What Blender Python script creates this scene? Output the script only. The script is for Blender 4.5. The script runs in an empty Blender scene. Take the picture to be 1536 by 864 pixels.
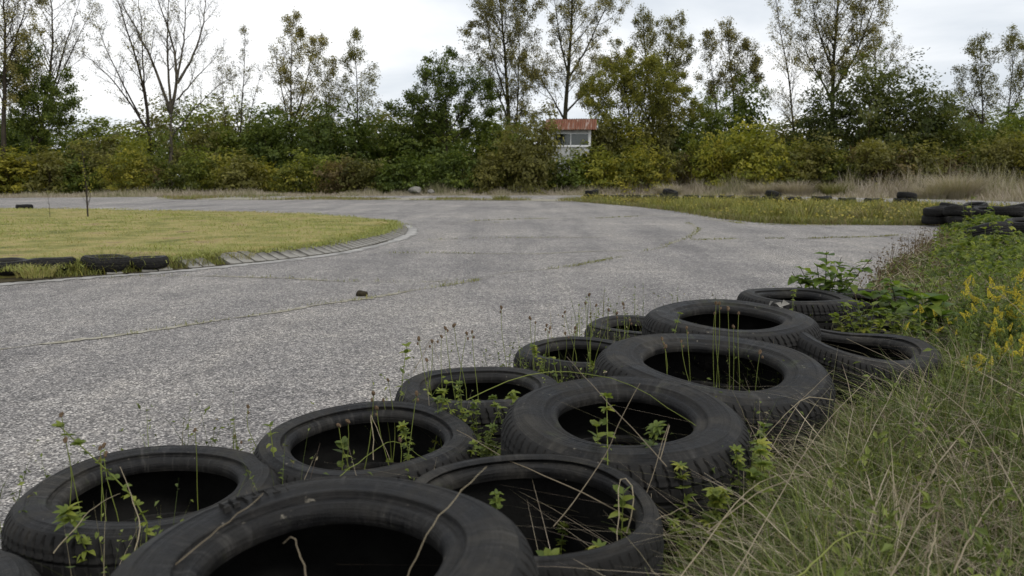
import bpy, bmesh, math, random
import numpy as np
from mathutils import Vector, Matrix, Euler

R_ = math.radians
scene = bpy.context.scene
COL = scene.collection

# ------------------------------------------------------------------ camera
CAM_H, PITCH, FPX = 0.95, R_(7.957), 1194.67
DK = 0.8                     # distances below are noted for a 35 mm lens; the lens is 28 mm
cam_d = bpy.data.cameras.new('camera')
cam = bpy.data.objects.new('camera', cam_d)
COL.objects.link(cam)
cam.location = (0, 0, CAM_H)
cam.rotation_euler = (math.pi / 2 - PITCH, 0, 0)
cam_d.sensor_width = 36.0
cam_d.lens = 28.0
cam_d.clip_start = 0.05
cam_d.clip_end = 3000
cam_d.dof.use_dof = True
cam_d.dof.focus_distance = 3.4
cam_d.dof.aperture_fstop = 6.3
scene.camera = cam

# ------------------------------------------------------------------ sky and sun (overcast)
SUN_EL, SUN_AZ = 48.0, 132.0        # azimuth clockwise from +Y
world = bpy.data.worlds.new('World')
scene.world = world
world.use_nodes = True
wn = world.node_tree
wn.nodes.clear()
w_out = wn.nodes.new('ShaderNodeOutputWorld')
w_bg = wn.nodes.new('ShaderNodeBackground')
w_sky = wn.nodes.new('ShaderNodeTexSky')
w_sky.sky_type = 'NISHITA'
w_sky.sun_disc = False
w_sky.sun_elevation = R_(SUN_EL)
w_sky.sun_rotation = R_(SUN_AZ)
w_sky.dust_density = 2.0
w_bg.inputs['Strength'].default_value = 0.1
w_tc = wn.nodes.new('ShaderNodeTexCoord')
w_sep = wn.nodes.new('ShaderNodeSeparateXYZ')
wn.links.new(w_tc.outputs['Generated'], w_sep.inputs[0])
w_zmax = wn.nodes.new('ShaderNodeMath'); w_zmax.operation = 'MAXIMUM'; w_zmax.inputs[1].default_value = 0.0
wn.links.new(w_sep.outputs['Z'], w_zmax.inputs[0])
w_zadd = wn.nodes.new('ShaderNodeMath'); w_zadd.operation = 'ADD'; w_zadd.inputs[1].default_value = 0.16
wn.links.new(w_zmax.outputs[0], w_zadd.inputs[0])
w_div = wn.nodes.new('ShaderNodeVectorMath'); w_div.operation = 'DIVIDE'
w_cmb = wn.nodes.new('ShaderNodeCombineXYZ')
for i in range(3):
    wn.links.new(w_zadd.outputs[0], w_cmb.inputs[i])
wn.links.new(w_tc.outputs['Generated'], w_div.inputs[0])
wn.links.new(w_cmb.outputs[0], w_div.inputs[1])
w_noi = wn.nodes.new('ShaderNodeTexNoise')
w_noi.inputs['Scale'].default_value = 0.7
w_noi.inputs['Detail'].default_value = 7.0
w_noi.inputs['Roughness'].default_value = 0.52
w_noi.inputs['Distortion'].default_value = 0.25
w_map = wn.nodes.new('ShaderNodeMapping')
w_map.inputs['Location'].default_value = (3.7, 1.3, 0)
wn.links.new(w_div.outputs[0], w_map.inputs[0])
wn.links.new(w_map.outputs[0], w_noi.inputs['Vector'])
w_rmp = wn.nodes.new('ShaderNodeValToRGB')
w_rmp.color_ramp.elements[0].position = 0.39
w_rmp.color_ramp.elements[0].color = (6.7, 7.15, 7.7, 1)
w_rmp.color_ramp.elements[1].position = 0.60
w_rmp.color_ramp.elements[1].color = (10.3, 10.35, 10.4, 1)
wn.links.new(w_noi.outputs['Fac'], w_rmp.inputs[0])
w_mix = wn.nodes.new('ShaderNodeMix'); w_mix.data_type = 'RGBA'
w_mix.inputs[0].default_value = 0.93
wn.links.new(w_sky.outputs[0], w_mix.inputs[6])
wn.links.new(w_rmp.outputs[0], w_mix.inputs[7])
wn.links.new(w_mix.outputs[2], w_bg.inputs['Color'])
wn.links.new(w_bg.outputs[0], w_out.inputs['Surface'])

sun_d = bpy.data.lights.new('sun', 'SUN')
sun_d.energy = 1.5
sun_d.angle = R_(14)
sun_d.color = (1.0, 0.965, 0.91)
sun = bpy.data.objects.new('sun', sun_d)
COL.objects.link(sun)
_az, _el = R_(SUN_AZ), R_(SUN_EL)
_sd = Vector((math.sin(_az) * math.cos(_el), math.cos(_az) * math.cos(_el), math.sin(_el)))
sun.rotation_euler = _sd.to_track_quat('Z', 'Y').to_euler()
sun.location = _sd * 60

vs = scene.view_settings
vs.view_transform = 'Standard'
vs.look = 'None'
vs.exposure = 0.24
vs.gamma = 1.0
vs.use_curve_mapping = False
scene.render.engine = 'CYCLES'
scene.cycles.max_bounces = 6
scene.cycles.diffuse_bounces = 3
scene.cycles.glossy_bounces = 2
scene.cycles.transmission_bounces = 4
scene.cycles.transparent_max_bounces = 8
scene.cycles.use_denoising = True

# ------------------------------------------------------------------ helpers
C_, S_ = math.cos(PITCH), math.sin(PITCH)

def ray(px, py):
    u, v = (px - 768) / FPX, (432 - py) / FPX
    return np.array([u, C_ + v * S_, -S_ + v * C_])

def G(px, py, z=0.0):
    """where the ray of a pixel meets the level z"""
    r = ray(px, py)
    t = (z - CAM_H) / r[2]
    return np.array([r[0] * t, r[1] * t, z])

def W(px, py, d):
    """the point on the ray of a pixel at forward distance d"""
    r = ray(px, py)
    d = d * DK
    t = d / r[1]
    return np.array([r[0] * t, d, CAM_H + r[2] * t])

def mesh_np(name, v, f, rnd=None, smooth=False):
    v = np.ascontiguousarray(v, dtype=np.float32).reshape(-1, 3)
    f = np.ascontiguousarray(f, dtype=np.int32)
    k = f.shape[1]
    me = bpy.data.meshes.new(name)
    me.vertices.add(len(v))
    me.vertices.foreach_set('co', v.ravel())
    me.loops.add(f.size)
    me.loops.foreach_set('vertex_index', f.ravel())
    me.polygons.add(len(f))
    me.polygons.foreach_set('loop_start', np.arange(0, f.size, k, dtype=np.int32))
    try:
        me.polygons.foreach_set('loop_total', np.full(len(f), k, dtype=np.int32))
    except Exception:
        pass
    me.polygons.foreach_set('use_smooth', np.full(len(f), smooth, dtype=bool))
    if rnd is not None:
        a = me.attributes.new('rnd', 'FLOAT', 'FACE')
        a.data.foreach_set('value', np.ascontiguousarray(rnd, dtype=np.float32))
    me.update(calc_edges=True)
    return me

def obj(name, me, mat=None, parent=None, loc=None, rot=None, scale=None):
    o = bpy.data.objects.new(name, me)
    COL.objects.link(o)
    if mat is not None:
        if len(me.materials) == 0:
            me.materials.append(mat)
        elif me.materials[0] != mat:
            o.material_slots[0].link = 'OBJECT'
            o.material_slots[0].material = mat
    if parent is not None:
        o.parent = parent
    if loc is not None: o.location = tuple(float(c) for c in loc)
    if rot is not None: o.rotation_euler = rot
    if scale is not None: o.scale = scale
    return o

def tag(o, label=None, cat=None, group=None, kind=None):
    if label: o['label'] = label
    if cat: o['category'] = cat
    if group: o['group'] = group
    if kind: o['kind'] = kind
    return o

def empty(name, loc=(0, 0, 0), rot=(0, 0, 0), label=None, cat=None, group=None):
    o = bpy.data.objects.new(name, None)
    COL.objects.link(o)
    o.location = tuple(float(c) for c in loc)
    o.rotation_euler = rot
    o.empty_display_size = 0.1
    return tag(o, label, cat, group)

def poly_sheet(name, pts, mat, z=None, kind='structure', parent=None):
    bm = bmesh.new()
    vs_ = [bm.verts.new((p[0], p[1], p[2] if z is None else z)) for p in pts]
    fc = bm.faces.new(vs_)
    if fc.normal.z < 0:
        fc.normal_flip()
    bmesh.ops.triangulate(bm, faces=bm.faces[:])
    bmesh.ops.recalc_face_normals(bm, faces=bm.faces[:])
    me = bpy.data.meshes.new(name)
    bm.to_mesh(me); bm.free()
    if me.polygons[0].normal.z < 0:
        me.flip_normals()
    o = obj(name, me, mat, parent)
    if kind and parent is None:
        o['kind'] = kind
    return o

def inpoly(x, y, poly):
    poly = np.asarray(poly)[:, :2]
    inside = np.zeros(len(x), bool)
    j = len(poly) - 1
    for i in range(len(poly)):
        xi, yi = poly[i]; xj, yj = poly[j]
        c = ((yi > y) != (yj > y)) & (x < (xj - xi) * (y - yi) / (yj - yi + 1e-12) + xi)
        inside ^= c
        j = i
    return inside

def vnoise(x, y, seed=0, scale=1.0):
    """smooth value noise 0..1"""
    r = np.random.default_rng(seed)
    tab = r.random((64, 64))
    x = np.asarray(x) * scale; y = np.asarray(y) * scale
    xi = np.floor(x).astype(int); yi = np.floor(y).astype(int)
    fx = x - xi; fy = y - yi
    fx = fx * fx * (3 - 2 * fx); fy = fy * fy * (3 - 2 * fy)
    a = tab[xi % 64, yi % 64]; b = tab[(xi + 1) % 64, yi % 64]
    c = tab[xi % 64, (yi + 1) % 64]; d = tab[(xi + 1) % 64, (yi + 1) % 64]
    return (a * (1 - fx) + b * fx) * (1 - fy) + (c * (1 - fx) + d * fx) * fy

def norm(a):
    return a / (np.linalg.norm(a, axis=-1, keepdims=True) + 1e-9)

def tubes(pts, rad, sides=5):
    """pts (n,k,3) rad (n,k) -> verts, quads"""
    pts = np.asarray(pts, float); rad = np.asarray(rad, float)
    n, k, _ = pts.shape
    tan = np.gradient(pts, axis=1)
    tan = norm(tan)
    ref = np.zeros((n, 1, 3)); ref[..., 0] = 0.31; ref[..., 1] = 0.87; ref[..., 2] = 0.12
    u = norm(np.cross(tan, np.broadcast_to(ref, tan.shape)))
    w = np.cross(tan, u)
    a = np.linspace(0, 2 * np.pi, sides, endpoint=False)
    ring = u[:, :, None, :] * np.cos(a)[None, None, :, None] + w[:, :, None, :] * np.sin(a)[None, None, :, None]
    v = pts[:, :, None, :] + ring * rad[:, :, None, None]
    idx = np.arange(n * k * sides).reshape(n, k, sides)
    nx = np.roll(idx, -1, axis=2)
    f = np.stack([idx[:, :-1], nx[:, :-1], nx[:, 1:], idx[:, 1:]], -1).reshape(-1, 4)
    return v.reshape(-1, 3), f

class MB:
    """collects quads"""
    def __init__(s): s.v = []; s.f = []; s.r = []; s.n = 0
    def add(s, v, f, r=None):
        v = np.asarray(v).reshape(-1, 3)
        s.v.append(v); s.f.append(np.asarray(f) + s.n); s.n += len(v)
        s.r.append(np.zeros(len(f)) if r is None else np.broadcast_to(np.asarray(r, float), (len(f),)))
        return s
    def mesh(s, name, smooth=False):
        return mesh_np(name, np.concatenate(s.v), np.concatenate(s.f), np.concatenate(s.r), smooth)

def leaves(c, nrm, size, rng, aspect=0.55, fold=0.12):
    """diamond leaves: centre, normal, length"""
    n = len(c)
    t = rng.normal(size=(n, 3))
    t = norm(t - nrm * np.sum(t * nrm, 1, keepdims=True))
    b = np.cross(nrm, t)
    size = np.broadcast_to(np.asarray(size, float), (n,))[:, None]
    p0 = c - t * size * .5
    p2 = c + t * size * .5 - nrm * size * fold
    p1 = c + b * size * .5 * aspect - t * size * .06 + nrm * size * fold
    p3 = c - b * size * .5 * aspect - t * size * .06 + nrm * size * fold
    v = np.stack([p0, p1, p2, p3], 1).reshape(-1, 3)
    f = np.arange(n * 4).reshape(n, 4)
    return v, f

def blades(base, h, lean, w, rng, K=3, az=None, droop=0.25):
    n = len(base)
    if az is None: az = rng.uniform(0, 2 * np.pi, n)
    t = np.linspace(0, 1, K + 1)[None, :]
    d = np.stack([np.cos(az), np.sin(az), np.zeros(n)], 1)
    h = np.broadcast_to(h, (n,)); lean = np.broadcast_to(lean, (n,)); w = np.broadcast_to(w, (n,))
    up = h[:, None] * t * (1 - droop * np.clip(lean, 0, 2)[:, None] * t ** 2)
    out = (h * lean)[:, None] * t ** 1.8
    c = base[:, None, :] + d[:, None, :] * out[..., None]
    c = c + np.array([0, 0, 1.0]) * up[..., None]
    a2 = az + np.pi / 2 + rng.normal(0, .5, n)
    wd = np.stack([np.cos(a2), np.sin(a2), np.zeros(n)], 1)
    ww = w[:, None] * .5 * np.clip(1.05 - t ** 1.6, 0.08, 1)
    L = c - wd[:, None, :] * ww[..., None]
    Rr = c + wd[:, None, :] * ww[..., None]
    v = np.stack([L, Rr], 2).reshape(-1, 3)
    idx = np.arange(n * (K + 1) * 2).reshape(n, K + 1, 2)
    f = np.stack([idx[:, :-1, 0], idx[:, :-1, 1], idx[:, 1:, 1], idx[:, 1:, 0]], -1).reshape(-1, 4)
    return v, f

def rep(r, K):
    return np.repeat(r, K)

# ------------------------------------------------------------------ materials
class Mat:
    def __init__(s, name):
        s.m = bpy.data.materials.new(name); s.m.use_nodes = True
        s.nt = s.m.node_tree; s.nt.nodes.clear()
        s.out = s.nt.nodes.new('ShaderNodeOutputMaterial')
    def n(s, t, **kw):
        nd = s.nt.nodes.new('ShaderNode' + t)
        for k, v in kw.items():
            if k.startswith('i_'):
                key = k[2:].replace('_', ' ')
                nd.inputs[key].default_value = v
            else:
                setattr(nd, k, v)
        return nd
    def l(s, a, b): s.nt.links.new(a, b)
    def ramp(s, fac, stops):
        r = s.n('ValToRGB'); cr = r.color_ramp
        while len(cr.elements) < len(stops): cr.elements.new(0.5)
        for e, (p, c) in zip(cr.elements, stops):
            e.position = p; e.color = (c[0], c[1], c[2], 1) if len(c) == 3 else c
        s.l(fac, r.inputs[0]); return r.outputs[0]
    def noise(s, scale, detail=4, rough=.55, vec=None, dist=0.0):
        nd = s.n('TexNoise'); nd.inputs['Scale'].default_value = scale
        nd.inputs['Detail'].default_value = detail; nd.inputs['Roughness'].default_value = rough
        nd.inputs['Distortion'].default_value = dist
        if vec is not None: s.l(vec, nd.inputs['Vector'])
        return nd.outputs['Fac']
    def mix(s, fac, a, b, mode='MIX'):
        nd = s.n('Mix', data_type='RGBA', blend_type=mode)
        for sock, val in ((nd.inputs[0], fac), (nd.inputs[6], a), (nd.inputs[7], b)):
            if hasattr(val, 'is_output'): s.l(val, sock)
            elif isinstance(val, (int, float)): sock.default_value = val
            else: sock.default_value = (val[0], val[1], val[2], 1)
        return nd.outputs[2]
    def math(s, op, a, b=0.0, clamp=False):
        nd = s.n('Math', operation=op, use_clamp=clamp)
        for sock, val in ((nd.inputs[0], a), (nd.inputs[1], b)):
            if hasattr(val, 'is_output'): s.l(val, sock)
            else: sock.default_value = val
        return nd.outputs[0]
    def bsdf(s, col, rough=.8, spec=.3, bump=None, bstr=.3, bdist=.01):
        b = s.n('BsdfPrincipled')
        for key, val in (('Base Color', col), ('Roughness', rough), ('Specular IOR Level', spec)):
            if hasattr(val, 'is_output'): s.l(val, b.inputs[key])
            elif isinstance(val, (int, float)): b.inputs[key].default_value = val
            else: b.inputs[key].default_value = (val[0], val[1], val[2], 1)
        if bump is not None:
            bp = s.n('Bump'); bp.inputs['Strength'].default_value = bstr; bp.inputs['Distance'].default_value = bdist
            s.l(bump, bp.inputs['Height']); s.l(bp.outputs[0], b.inputs['Normal'])
        s.b = b
        return b.outputs[0]
    def done(s, sh):
        s.l(sh, s.out.inputs['Surface']); return s.m

def leafmat(name, stops, trans=.48, rough=.5, spec=.25, objvar=.25, nscale=.9):
    M = Mat(name)
    at = M.n('Attribute', attribute_name='rnd')
    oi = M.n('ObjectInfo')
    geo = M.n('NewGeometry')
    nz = M.noise(nscale, 2, .5, geo.outputs['Position'])
    a = M.math('MULTIPLY', at.outputs['Fac'], .62)
    b = M.math('MULTIPLY', M.math('SUBTRACT', nz, .5), .7)
    c = M.math('MULTIPLY', M.math('SUBTRACT', oi.outputs['Random'], .5), objvar)
    fac = M.math('ADD', M.math('ADD', a, M.math('ADD', b, c)), .19, True)
    col = M.ramp(fac, stops)
    p = M.bsdf(col, rough, spec)
    tr = M.n('BsdfTranslucent')
    tcol = M.mix(1.0, col, (1.25, 1.25, .7), 'MULTIPLY')
    M.l(tcol, tr.inputs[0])
    ms = M.n('MixShader'); ms.inputs[0].default_value = trans
    M.l(p, ms.inputs[1]); M.l(tr.outputs[0], ms.inputs[2])
    return M.done(ms.outputs[0])

def barkmat(name, c1, c2):
    M = Mat(name)
    tc = M.n('TexCoord')
    mp = M.n('Mapping'); mp.inputs['Scale'].default_value = (1, 1, .22)
    M.l(tc.outputs['Object'], mp.inputs[0])
    nz = M.noise(9, 5, .65, mp.outputs[0])
    col = M.ramp(nz, [(.3, c1), (.7, c2)])
    return M.done(M.bsdf(col, .9, .15, nz, .5, .03))

def make_asphalt():
    M = Mat('weathered_asphalt')
    tc = M.n('TexCoord'); P = tc.outputs['Object']
    v1 = M.n('TexVoronoi'); v1.inputs['Scale'].default_value = 135; M.l(P, v1.inputs['Vector'])
    v1.inputs['Randomness'].default_value = 1
    sx = M.n('SeparateColor'); M.l(v1.outputs['Color'], sx.inputs[0])
    st = M.ramp(sx.outputs[0], [(0, (.055, .053, .052)), (.3, (.145, .140, .138)), (.62, (.245, .237, .232)), (.85, (.37, .359, .35)), (1, (.58, .567, .55))])
    v2 = M.n('TexVoronoi'); v2.inputs['Scale'].default_value = 34; M.l(P, v2.inputs['Vector'])
    s2 = M.n('SeparateColor'); M.l(v2.outputs['Color'], s2.inputs[0])
    k2 = M.ramp(s2.outputs[1], [(0, (.80, .80, .81)), (.5, (1, 1, 1)), (1, (1.26, 1.25, 1.23))])
    c = M.mix(1.0, st, k2, 'MULTIPLY')
    gap = M.ramp(v1.outputs['Distance'], [(.35, (1, 1, 1)), (.8, (.55, .55, .56))])
    c = M.mix(1.0, c, gap, 'MULTIPLY')
    big = M.noise(.35, 5, .6, P)
    bc = M.ramp(big, [(.3, (.70, .70, .72)), (.42, (.92, .92, .93)), (.52, (1, 1, 1)), (.70, (1.28, 1.265, 1.235))])
    c = M.mix(1.0, c, bc, 'MULTIPLY')
    mid = M.noise(2.4, 6, .65, P)
    mc = M.ramp(mid, [(.32, (.82, .82, .83)), (.55, (1, 1, 1)), (.75, (1.14, 1.13, 1.1))])
    c = M.mix(1.0, c, mc, 'MULTIPLY')
    # tyre-worn streaks along the lane
    mp = M.n('Mapping'); mp.inputs['Scale'].default_value = (.9, .12, 1); mp.inputs['Rotation'].default_value = (0, 0, R_(20))
    M.l(P, mp.inputs[0])
    sk = M.noise(1.6, 4, .6, mp.outputs[0])
    kc = M.ramp(sk, [(.34, (.74, .74, .75)), (.50, (1, 1, 1)), (.68, (1.14, 1.13, 1.10))])
    c = M.mix(1.0, c, kc, 'MULTIPLY')
    c = M.mix(1.0, c, (1.14, 1.105, 1.06), 'MULTIPLY')
    hh = M.math('ADD', M.math('MULTIPLY', v1.outputs['Distance'], -1.0), M.math('MULTIPLY', sx.outputs[1], .6))
    sh = M.bsdf(c, .72, .35, hh, .9, .006)
    return M.done(sh)

def simple_noise_mat(name, stops, scale, rough=.9, spec=.2, bstr=.4, bdist=.02, detail=6, coord='Object'):
    M = Mat(name)
    tc = M.n('TexCoord')
    nz = M.noise(scale, detail, .62, tc.outputs[coord])
    return M.done(M.bsdf(M.ramp(nz, stops), rough, spec, nz, bstr, bdist))

M_asphalt = make_asphalt()
M_soil = simple_noise_mat('dark_soil', [(.3, (.030, .026, .016)), (.5, (.055, .047, .027)), (.7, (.095, .08, .05))], 9, .95, .1)
M_ground = simple_noise_mat('rough_ground', [(.3, (.035, .04, .016)), (.5, (.06, .06, .027)), (.7, (.10, .09, .05))], 2.2, .95, .1)
M_lawnsoil = simple_noise_mat('lawn_ground', [(.30, (.09, .095, .03)), (.45, (.17, .165, .052)), (.57, (.26, .22, .09)), (.66, (.20, .15, .08)), (.75, (.11, .085, .05))], 1.7, .95, .1, detail=9)
M_crack = simple_noise_mat('crack_fill', [(.3, (.13, .12, .085)), (.5, (.24, .225, .18)), (.7, (.36, .345, .30))], 14, .95, .1)
M_pale = simple_noise_mat('pale_concrete', [(.28, (.07, .066, .056)), (.45, (.155, .148, .132)), (.6, (.225, .216, .197)), (.75, (.33, .316, .29))], 5, .9, .2, .35, .01, 9)
M_gutter = simple_noise_mat('worn_gutter', [(.28, (.15, .147, .14)), (.5, (.27, .262, .25)), (.72, (.38, .37, .345))], 4, .9, .2, .35, .008, 9)

def make_rubber():
    M = Mat('weathered_rubber')
    tc = M.n('TexCoord'); P = tc.outputs['Object']
    oi = M.n('ObjectInfo')
    off = M.math('MULTIPLY', oi.outputs['Random'], 37.0)
    va = M.n('VectorMath', operation='ADD')
    cm = M.n('CombineXYZ')
    for i in range(3): M.l(off, cm.inputs[i])
    M.l(P, va.inputs[0]); M.l(cm.outputs[0], va.inputs[1]); V = va.outputs[0]
    sp = M.n('SeparateXYZ'); M.l(P, sp.inputs[0])
    th = M.math('ARCTAN2', sp.outputs['Y'], sp.outputs['X'])
    rr = M.math('SQRT', M.math('ADD', M.math('MULTIPLY', sp.outputs['X'], sp.outputs['X']), M.math('MULTIPLY', sp.outputs['Y'], sp.outputs['Y'])))
    def polar(kt, kr, kz):
        c = M.n('CombineXYZ')
        M.l(M.math('ADD', M.math('MULTIPLY', th, .3 * kt), off), c.inputs[0])
        M.l(M.math('MULTIPLY', rr, kr), c.inputs[1]); M.l(M.math('MULTIPLY', sp.outputs['Z'], kz), c.inputs[2])
        return c.outputs[0]
    fine = M.noise(70, 6, .7, V)
    dust = M.noise(6, 9, .7, V, .5)
    ring = M.noise(1.0, 5, .6, polar(3, 190, 120))
    rad = M.noise(1.0, 6, .7, polar(55, 9, 9))
    base = M.ramp(fine, [(.3, (.003, .003, .0033)), (.6, (.0065, .0065, .007)), (.85, (.015, .0146, .0148))])
    base = M.mix(1.0, base, M.ramp(ring, [(.3, (.5, .5, .5)), (.5, (1, 1, 1)), (.70, (2.4, 2.35, 2.25))]), 'MULTIPLY')
    dm = M.ramp(dust, [(.40, (0, 0, 0)), (.53, (.20, .20, .20)), (.64, (.6, .6, .6)), (.80, (.9, .9, .9))])
    c = M.mix(dm, base, (.050, .046, .039))
    # radial scuffs and pale grazes in patches
    pm = M.ramp(M.noise(4.5, 3, .5, V), [(.44, (0, 0, 0)), (.58, (1, 1, 1))])
    sm = M.ramp(rad, [(.50, (0, 0, 0)), (.75, (.36, .36, .36))])
    gz = M.mix(1.0, pm, sm, 'MULTIPLY')
    c = M.mix(gz, c, (.12, .113, .103))
    al = M.ramp(M.noise(9, 6, .7, V, .3), [(.60, (0, 0, 0)), (.72, (.55, .55, .55))])
    c = M.mix(al, c, (.040, .044, .022))
    spot = M.ramp(M.noise(42, 3, .6, V), [(.69, (0, 0, 0)), (.75, (.8, .8, .8))])
    c = M.mix(spot, c, (.16, .145, .115))
    ro = M.ramp(dust, [(.3, (.38,) * 3), (.6, (.75,) * 3), (.8, (.92,) * 3)])
    h = M.math('ADD', M.math('MULTIPLY', fine, .5), M.math('ADD', M.math('MULTIPLY', ring, .8), M.math('MULTIPLY', rad, .6)))
    return M.done(M.bsdf(c, ro, .17, h, .8, .005))

M_rubber = make_rubber()
M_tread = simple_noise_mat('dirty_shaded_tread', [(.3, (.0045, .0043, .004)), (.55, (.010, .0095, .009)), (.75, (.022, .020, .017))], 24, .8, .25, .35, .004, 8)  # black dirty rubber; the shade on the tyre sides is also in this dark colour
M_liner = simple_noise_mat('tyre_lining', [(.3, (.006, .006, .006)), (.7, (.014, .014, .013))], 12, .9, .1)

M_bark = barkmat('grey_brown_bark', (.018, .015, .011), (.060, .050, .037))
M_barkpale = barkmat('pale_grey_bark', (.028, .025, .019), (.10, .088, .068))
M_barkgreen = barkmat('greenish_bark', (.018, .018, .010), (.055, .052, .03))
M_stem = barkmat('shrub_stem', (.02, .015, .01), (.06, .045, .03))

L_dark = leafmat('dark_green_leaf', [(.1, (0.032, 0.051, 0.009)), (.45, (0.084, 0.116, 0.025)), (.75, (0.157, 0.190, 0.036)), (1, (0.282, 0.276, 0.061))])
L_mid = leafmat('mid_green_leaf', [(.1, (0.054, 0.071, 0.013)), (.45, (0.128, 0.157, 0.029)), (.75, (0.239, 0.259, 0.044)), (1, (0.413, 0.377, 0.068))])
L_olive = leafmat('olive_leaf', [(.1, (0.054, 0.055, 0.016)), (.45, (0.121, 0.119, 0.035)), (.75, (0.208, 0.196, 0.055)), (1, (0.305, 0.276, 0.092))])
L_poplar = leafmat('thinning_poplar_leaf', [(.1, (0.068, 0.067, 0.021)), (.45, (0.153, 0.142, 0.045)), (.75, (0.254, 0.223, 0.069)), (1, (0.396, 0.340, 0.114))], trans=.25)
L_yg = leafmat('yellowing_leaf', [(.1, (.040, .050, .012)), (.32, (.095, .112, .024)), (.50, (.155, .165, .030)), (.64, (.25, .235, .038)), (1, (.42, .36, .055))], objvar=.5, nscale=1.6)
L_bright = leafmat('bright_green_leaf', [(.1, (.060, .074, .014)), (.40, (.15, .168, .026)), (.68, (.26, .255, .036)), (1, (.40, .35, .055))], nscale=1.6)
L_brown = leafmat('brown_dry_leaf', [(.1, (0.060, 0.046, 0.021)), (.45, (0.134, 0.103, 0.051)), (.75, (0.216, 0.169, 0.076)), (1, (0.335, 0.260, 0.106))])
L_yew = leafmat('yew_dark_leaf', [(.1, (0.030, 0.043, 0.012)), (.45, (0.073, 0.091, 0.026)), (.8, (0.151, 0.157, 0.043)), (1, (0.304, 0.221, 0.060))])
L_willow = leafmat('willow_leaf', [(.1, (0.058, 0.068, 0.015)), (.45, (0.124, 0.137, 0.028)), (.75, (0.215, 0.215, 0.040)), (1, (0.338, 0.305, 0.055))])
L_weed = leafmat('fresh_weed_leaf', [(.1, (.045, .068, .015)), (.45, (.11, .15, .03)), (.75, (.20, .235, .042)), (1, (.36, .34, .06))], nscale=9)
L_bramble = leafmat('bramble_leaf', [(.1, (.035, .065, .014)), (.45, (.075, .125, .022)), (.75, (.13, .185, .034)), (1, (.23, .26, .05))], nscale=12)
L_gold = leafmat('goldenrod_flower', [(.1, (.34, .27, .03)), (.5, (.52, .43, .04)), (1, (.68, .60, .08))], trans=.2, nscale=12)
L_goldleaf = leafmat('goldenrod_leaf', [(.1, (0.056, 0.091, 0.024)), (.5, (0.125, 0.176, 0.042)), (1, (0.225, 0.260, 0.060))], nscale=8)

def grassmat(name, stops, nscale=.5, trans=.25):
    return leafmat(name, stops, trans=trans, rough=.6, spec=.2, objvar=0, nscale=nscale)

GR_bank = grassmat('bank_grass', [(.05, (.045, .033, .026)), (.18, (.185, .145, .108)), (.30, (.38, .325, .24)), (.40, (.125, .112, .05)), (.51, (.055, .078, .02)), (.75, (.135, .168, .042)), (1, (.28, .305, .085))], 2.5)
GR_lawn = grassmat('lawn_grass', [(.05, (.33, .27, .13)), (.3, (.31, .275, .11)), (.6, (.215, .235, .065)), (1, (.26, .28, .07))], .5)
GR_dry = grassmat('tall_dry_grass', [(.05, (.22, .18, .15)), (.35, (.36, .31, .255)), (.6, (.29, .26, .18)), (.8, (.165, .17, .08)), (1, (.12, .14, .055))], .22)
GR_verge = grassmat('verge_grass', [(.05, (.15, .115, .065)), (.28, (.22, .185, .085)), (.46, (.105, .12, .034)), (.7, (.175, .185, .045)), (1, (.34, .29, .065))], 1.3)
GR_straw = grassmat('straw', [(.1, (0.106, 0.085, 0.058)), (.5, (0.213, 0.176, 0.120)), (1, (0.375, 0.325, 0.216))], 3.0, .15)
GR_green = grassmat('green_stalk', [(.1, (0.088, 0.111, 0.026)), (.6, (0.163, 0.195, 0.042)), (1, (0.237, 0.247, 0.072))], 3.0, .15)
M_head = simple_noise_mat('brown_seed_head', [(.3, (0.056, 0.039, 0.024)), (.7, (0.163, 0.114, 0.072))], 90, .95, .1, .6, .004)
M_rock = simple_noise_mat('pale_rubble', [(.3, (.10, .098, .085)), (.6, (.22, .21, .19))], 3, .95, .15, .6, .05)
M_clod = simple_noise_mat('dark_clod', [(.3, (0.015, 0.013, 0.008)), (.7, (0.044, 0.036, 0.022))], 30, .95, .1, .8, .02)

# ------------------------------------------------------------------ ground, track, verges
ground_v = np.array([[-900, -300, -.05], [900, -300, -.05], [900, 1500, -.05], [-900, 1500, -.05]])
tag(obj('ground', mesh_np('ground', ground_v, [[0, 1, 2, 3]]), M_ground), kind='structure')

BANK = [(-.35, -3), (-.25, .2), (-.05, .8), (.12, 1.3), (.36, 1.8), (.64, 2.2), (1.08, 2.9), (1.62, 3.75), (2.0, 4.5), (2.72, 6.0), (3.45, 7.35), (5.05, 9.9), (6.7, 12.4), (8.3, 15.4)]
back_edge = [G(x, y) for x, y in ((-500, 299.5), (-200, 298), (0, 297), (240, 295.3), (640, 293.4), (900, 293), (1060, 293.5), (1200, 295), (1400, 299), (1536, 303), (1750, 309))]
track = [(-40, -4)] + [(-.35, -4)] + BANK + [tuple(G(1500, 336)[:2]), tuple(G(1800, 335)[:2])]
track += [tuple(p[:2]) for p in back_edge[::-1]] + [(-40, 40)]
track_o = poly_sheet('track', track, M_asphalt, z=0.0)

# bank: rough raised soil to the right of the tyre row
def bank_edge(y):
    b = np.array(BANK)
    return np.interp(y, b[:, 1], b[:, 0])

def bank_z(x, y):
    e = np.clip((x - bank_edge(y)) / .8, 0, 1)
    return -.012 + e * (.03 + .07 * vnoise(x, y, 5, 1.7) + .04 * vnoise(x, y, 6, 5))

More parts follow.
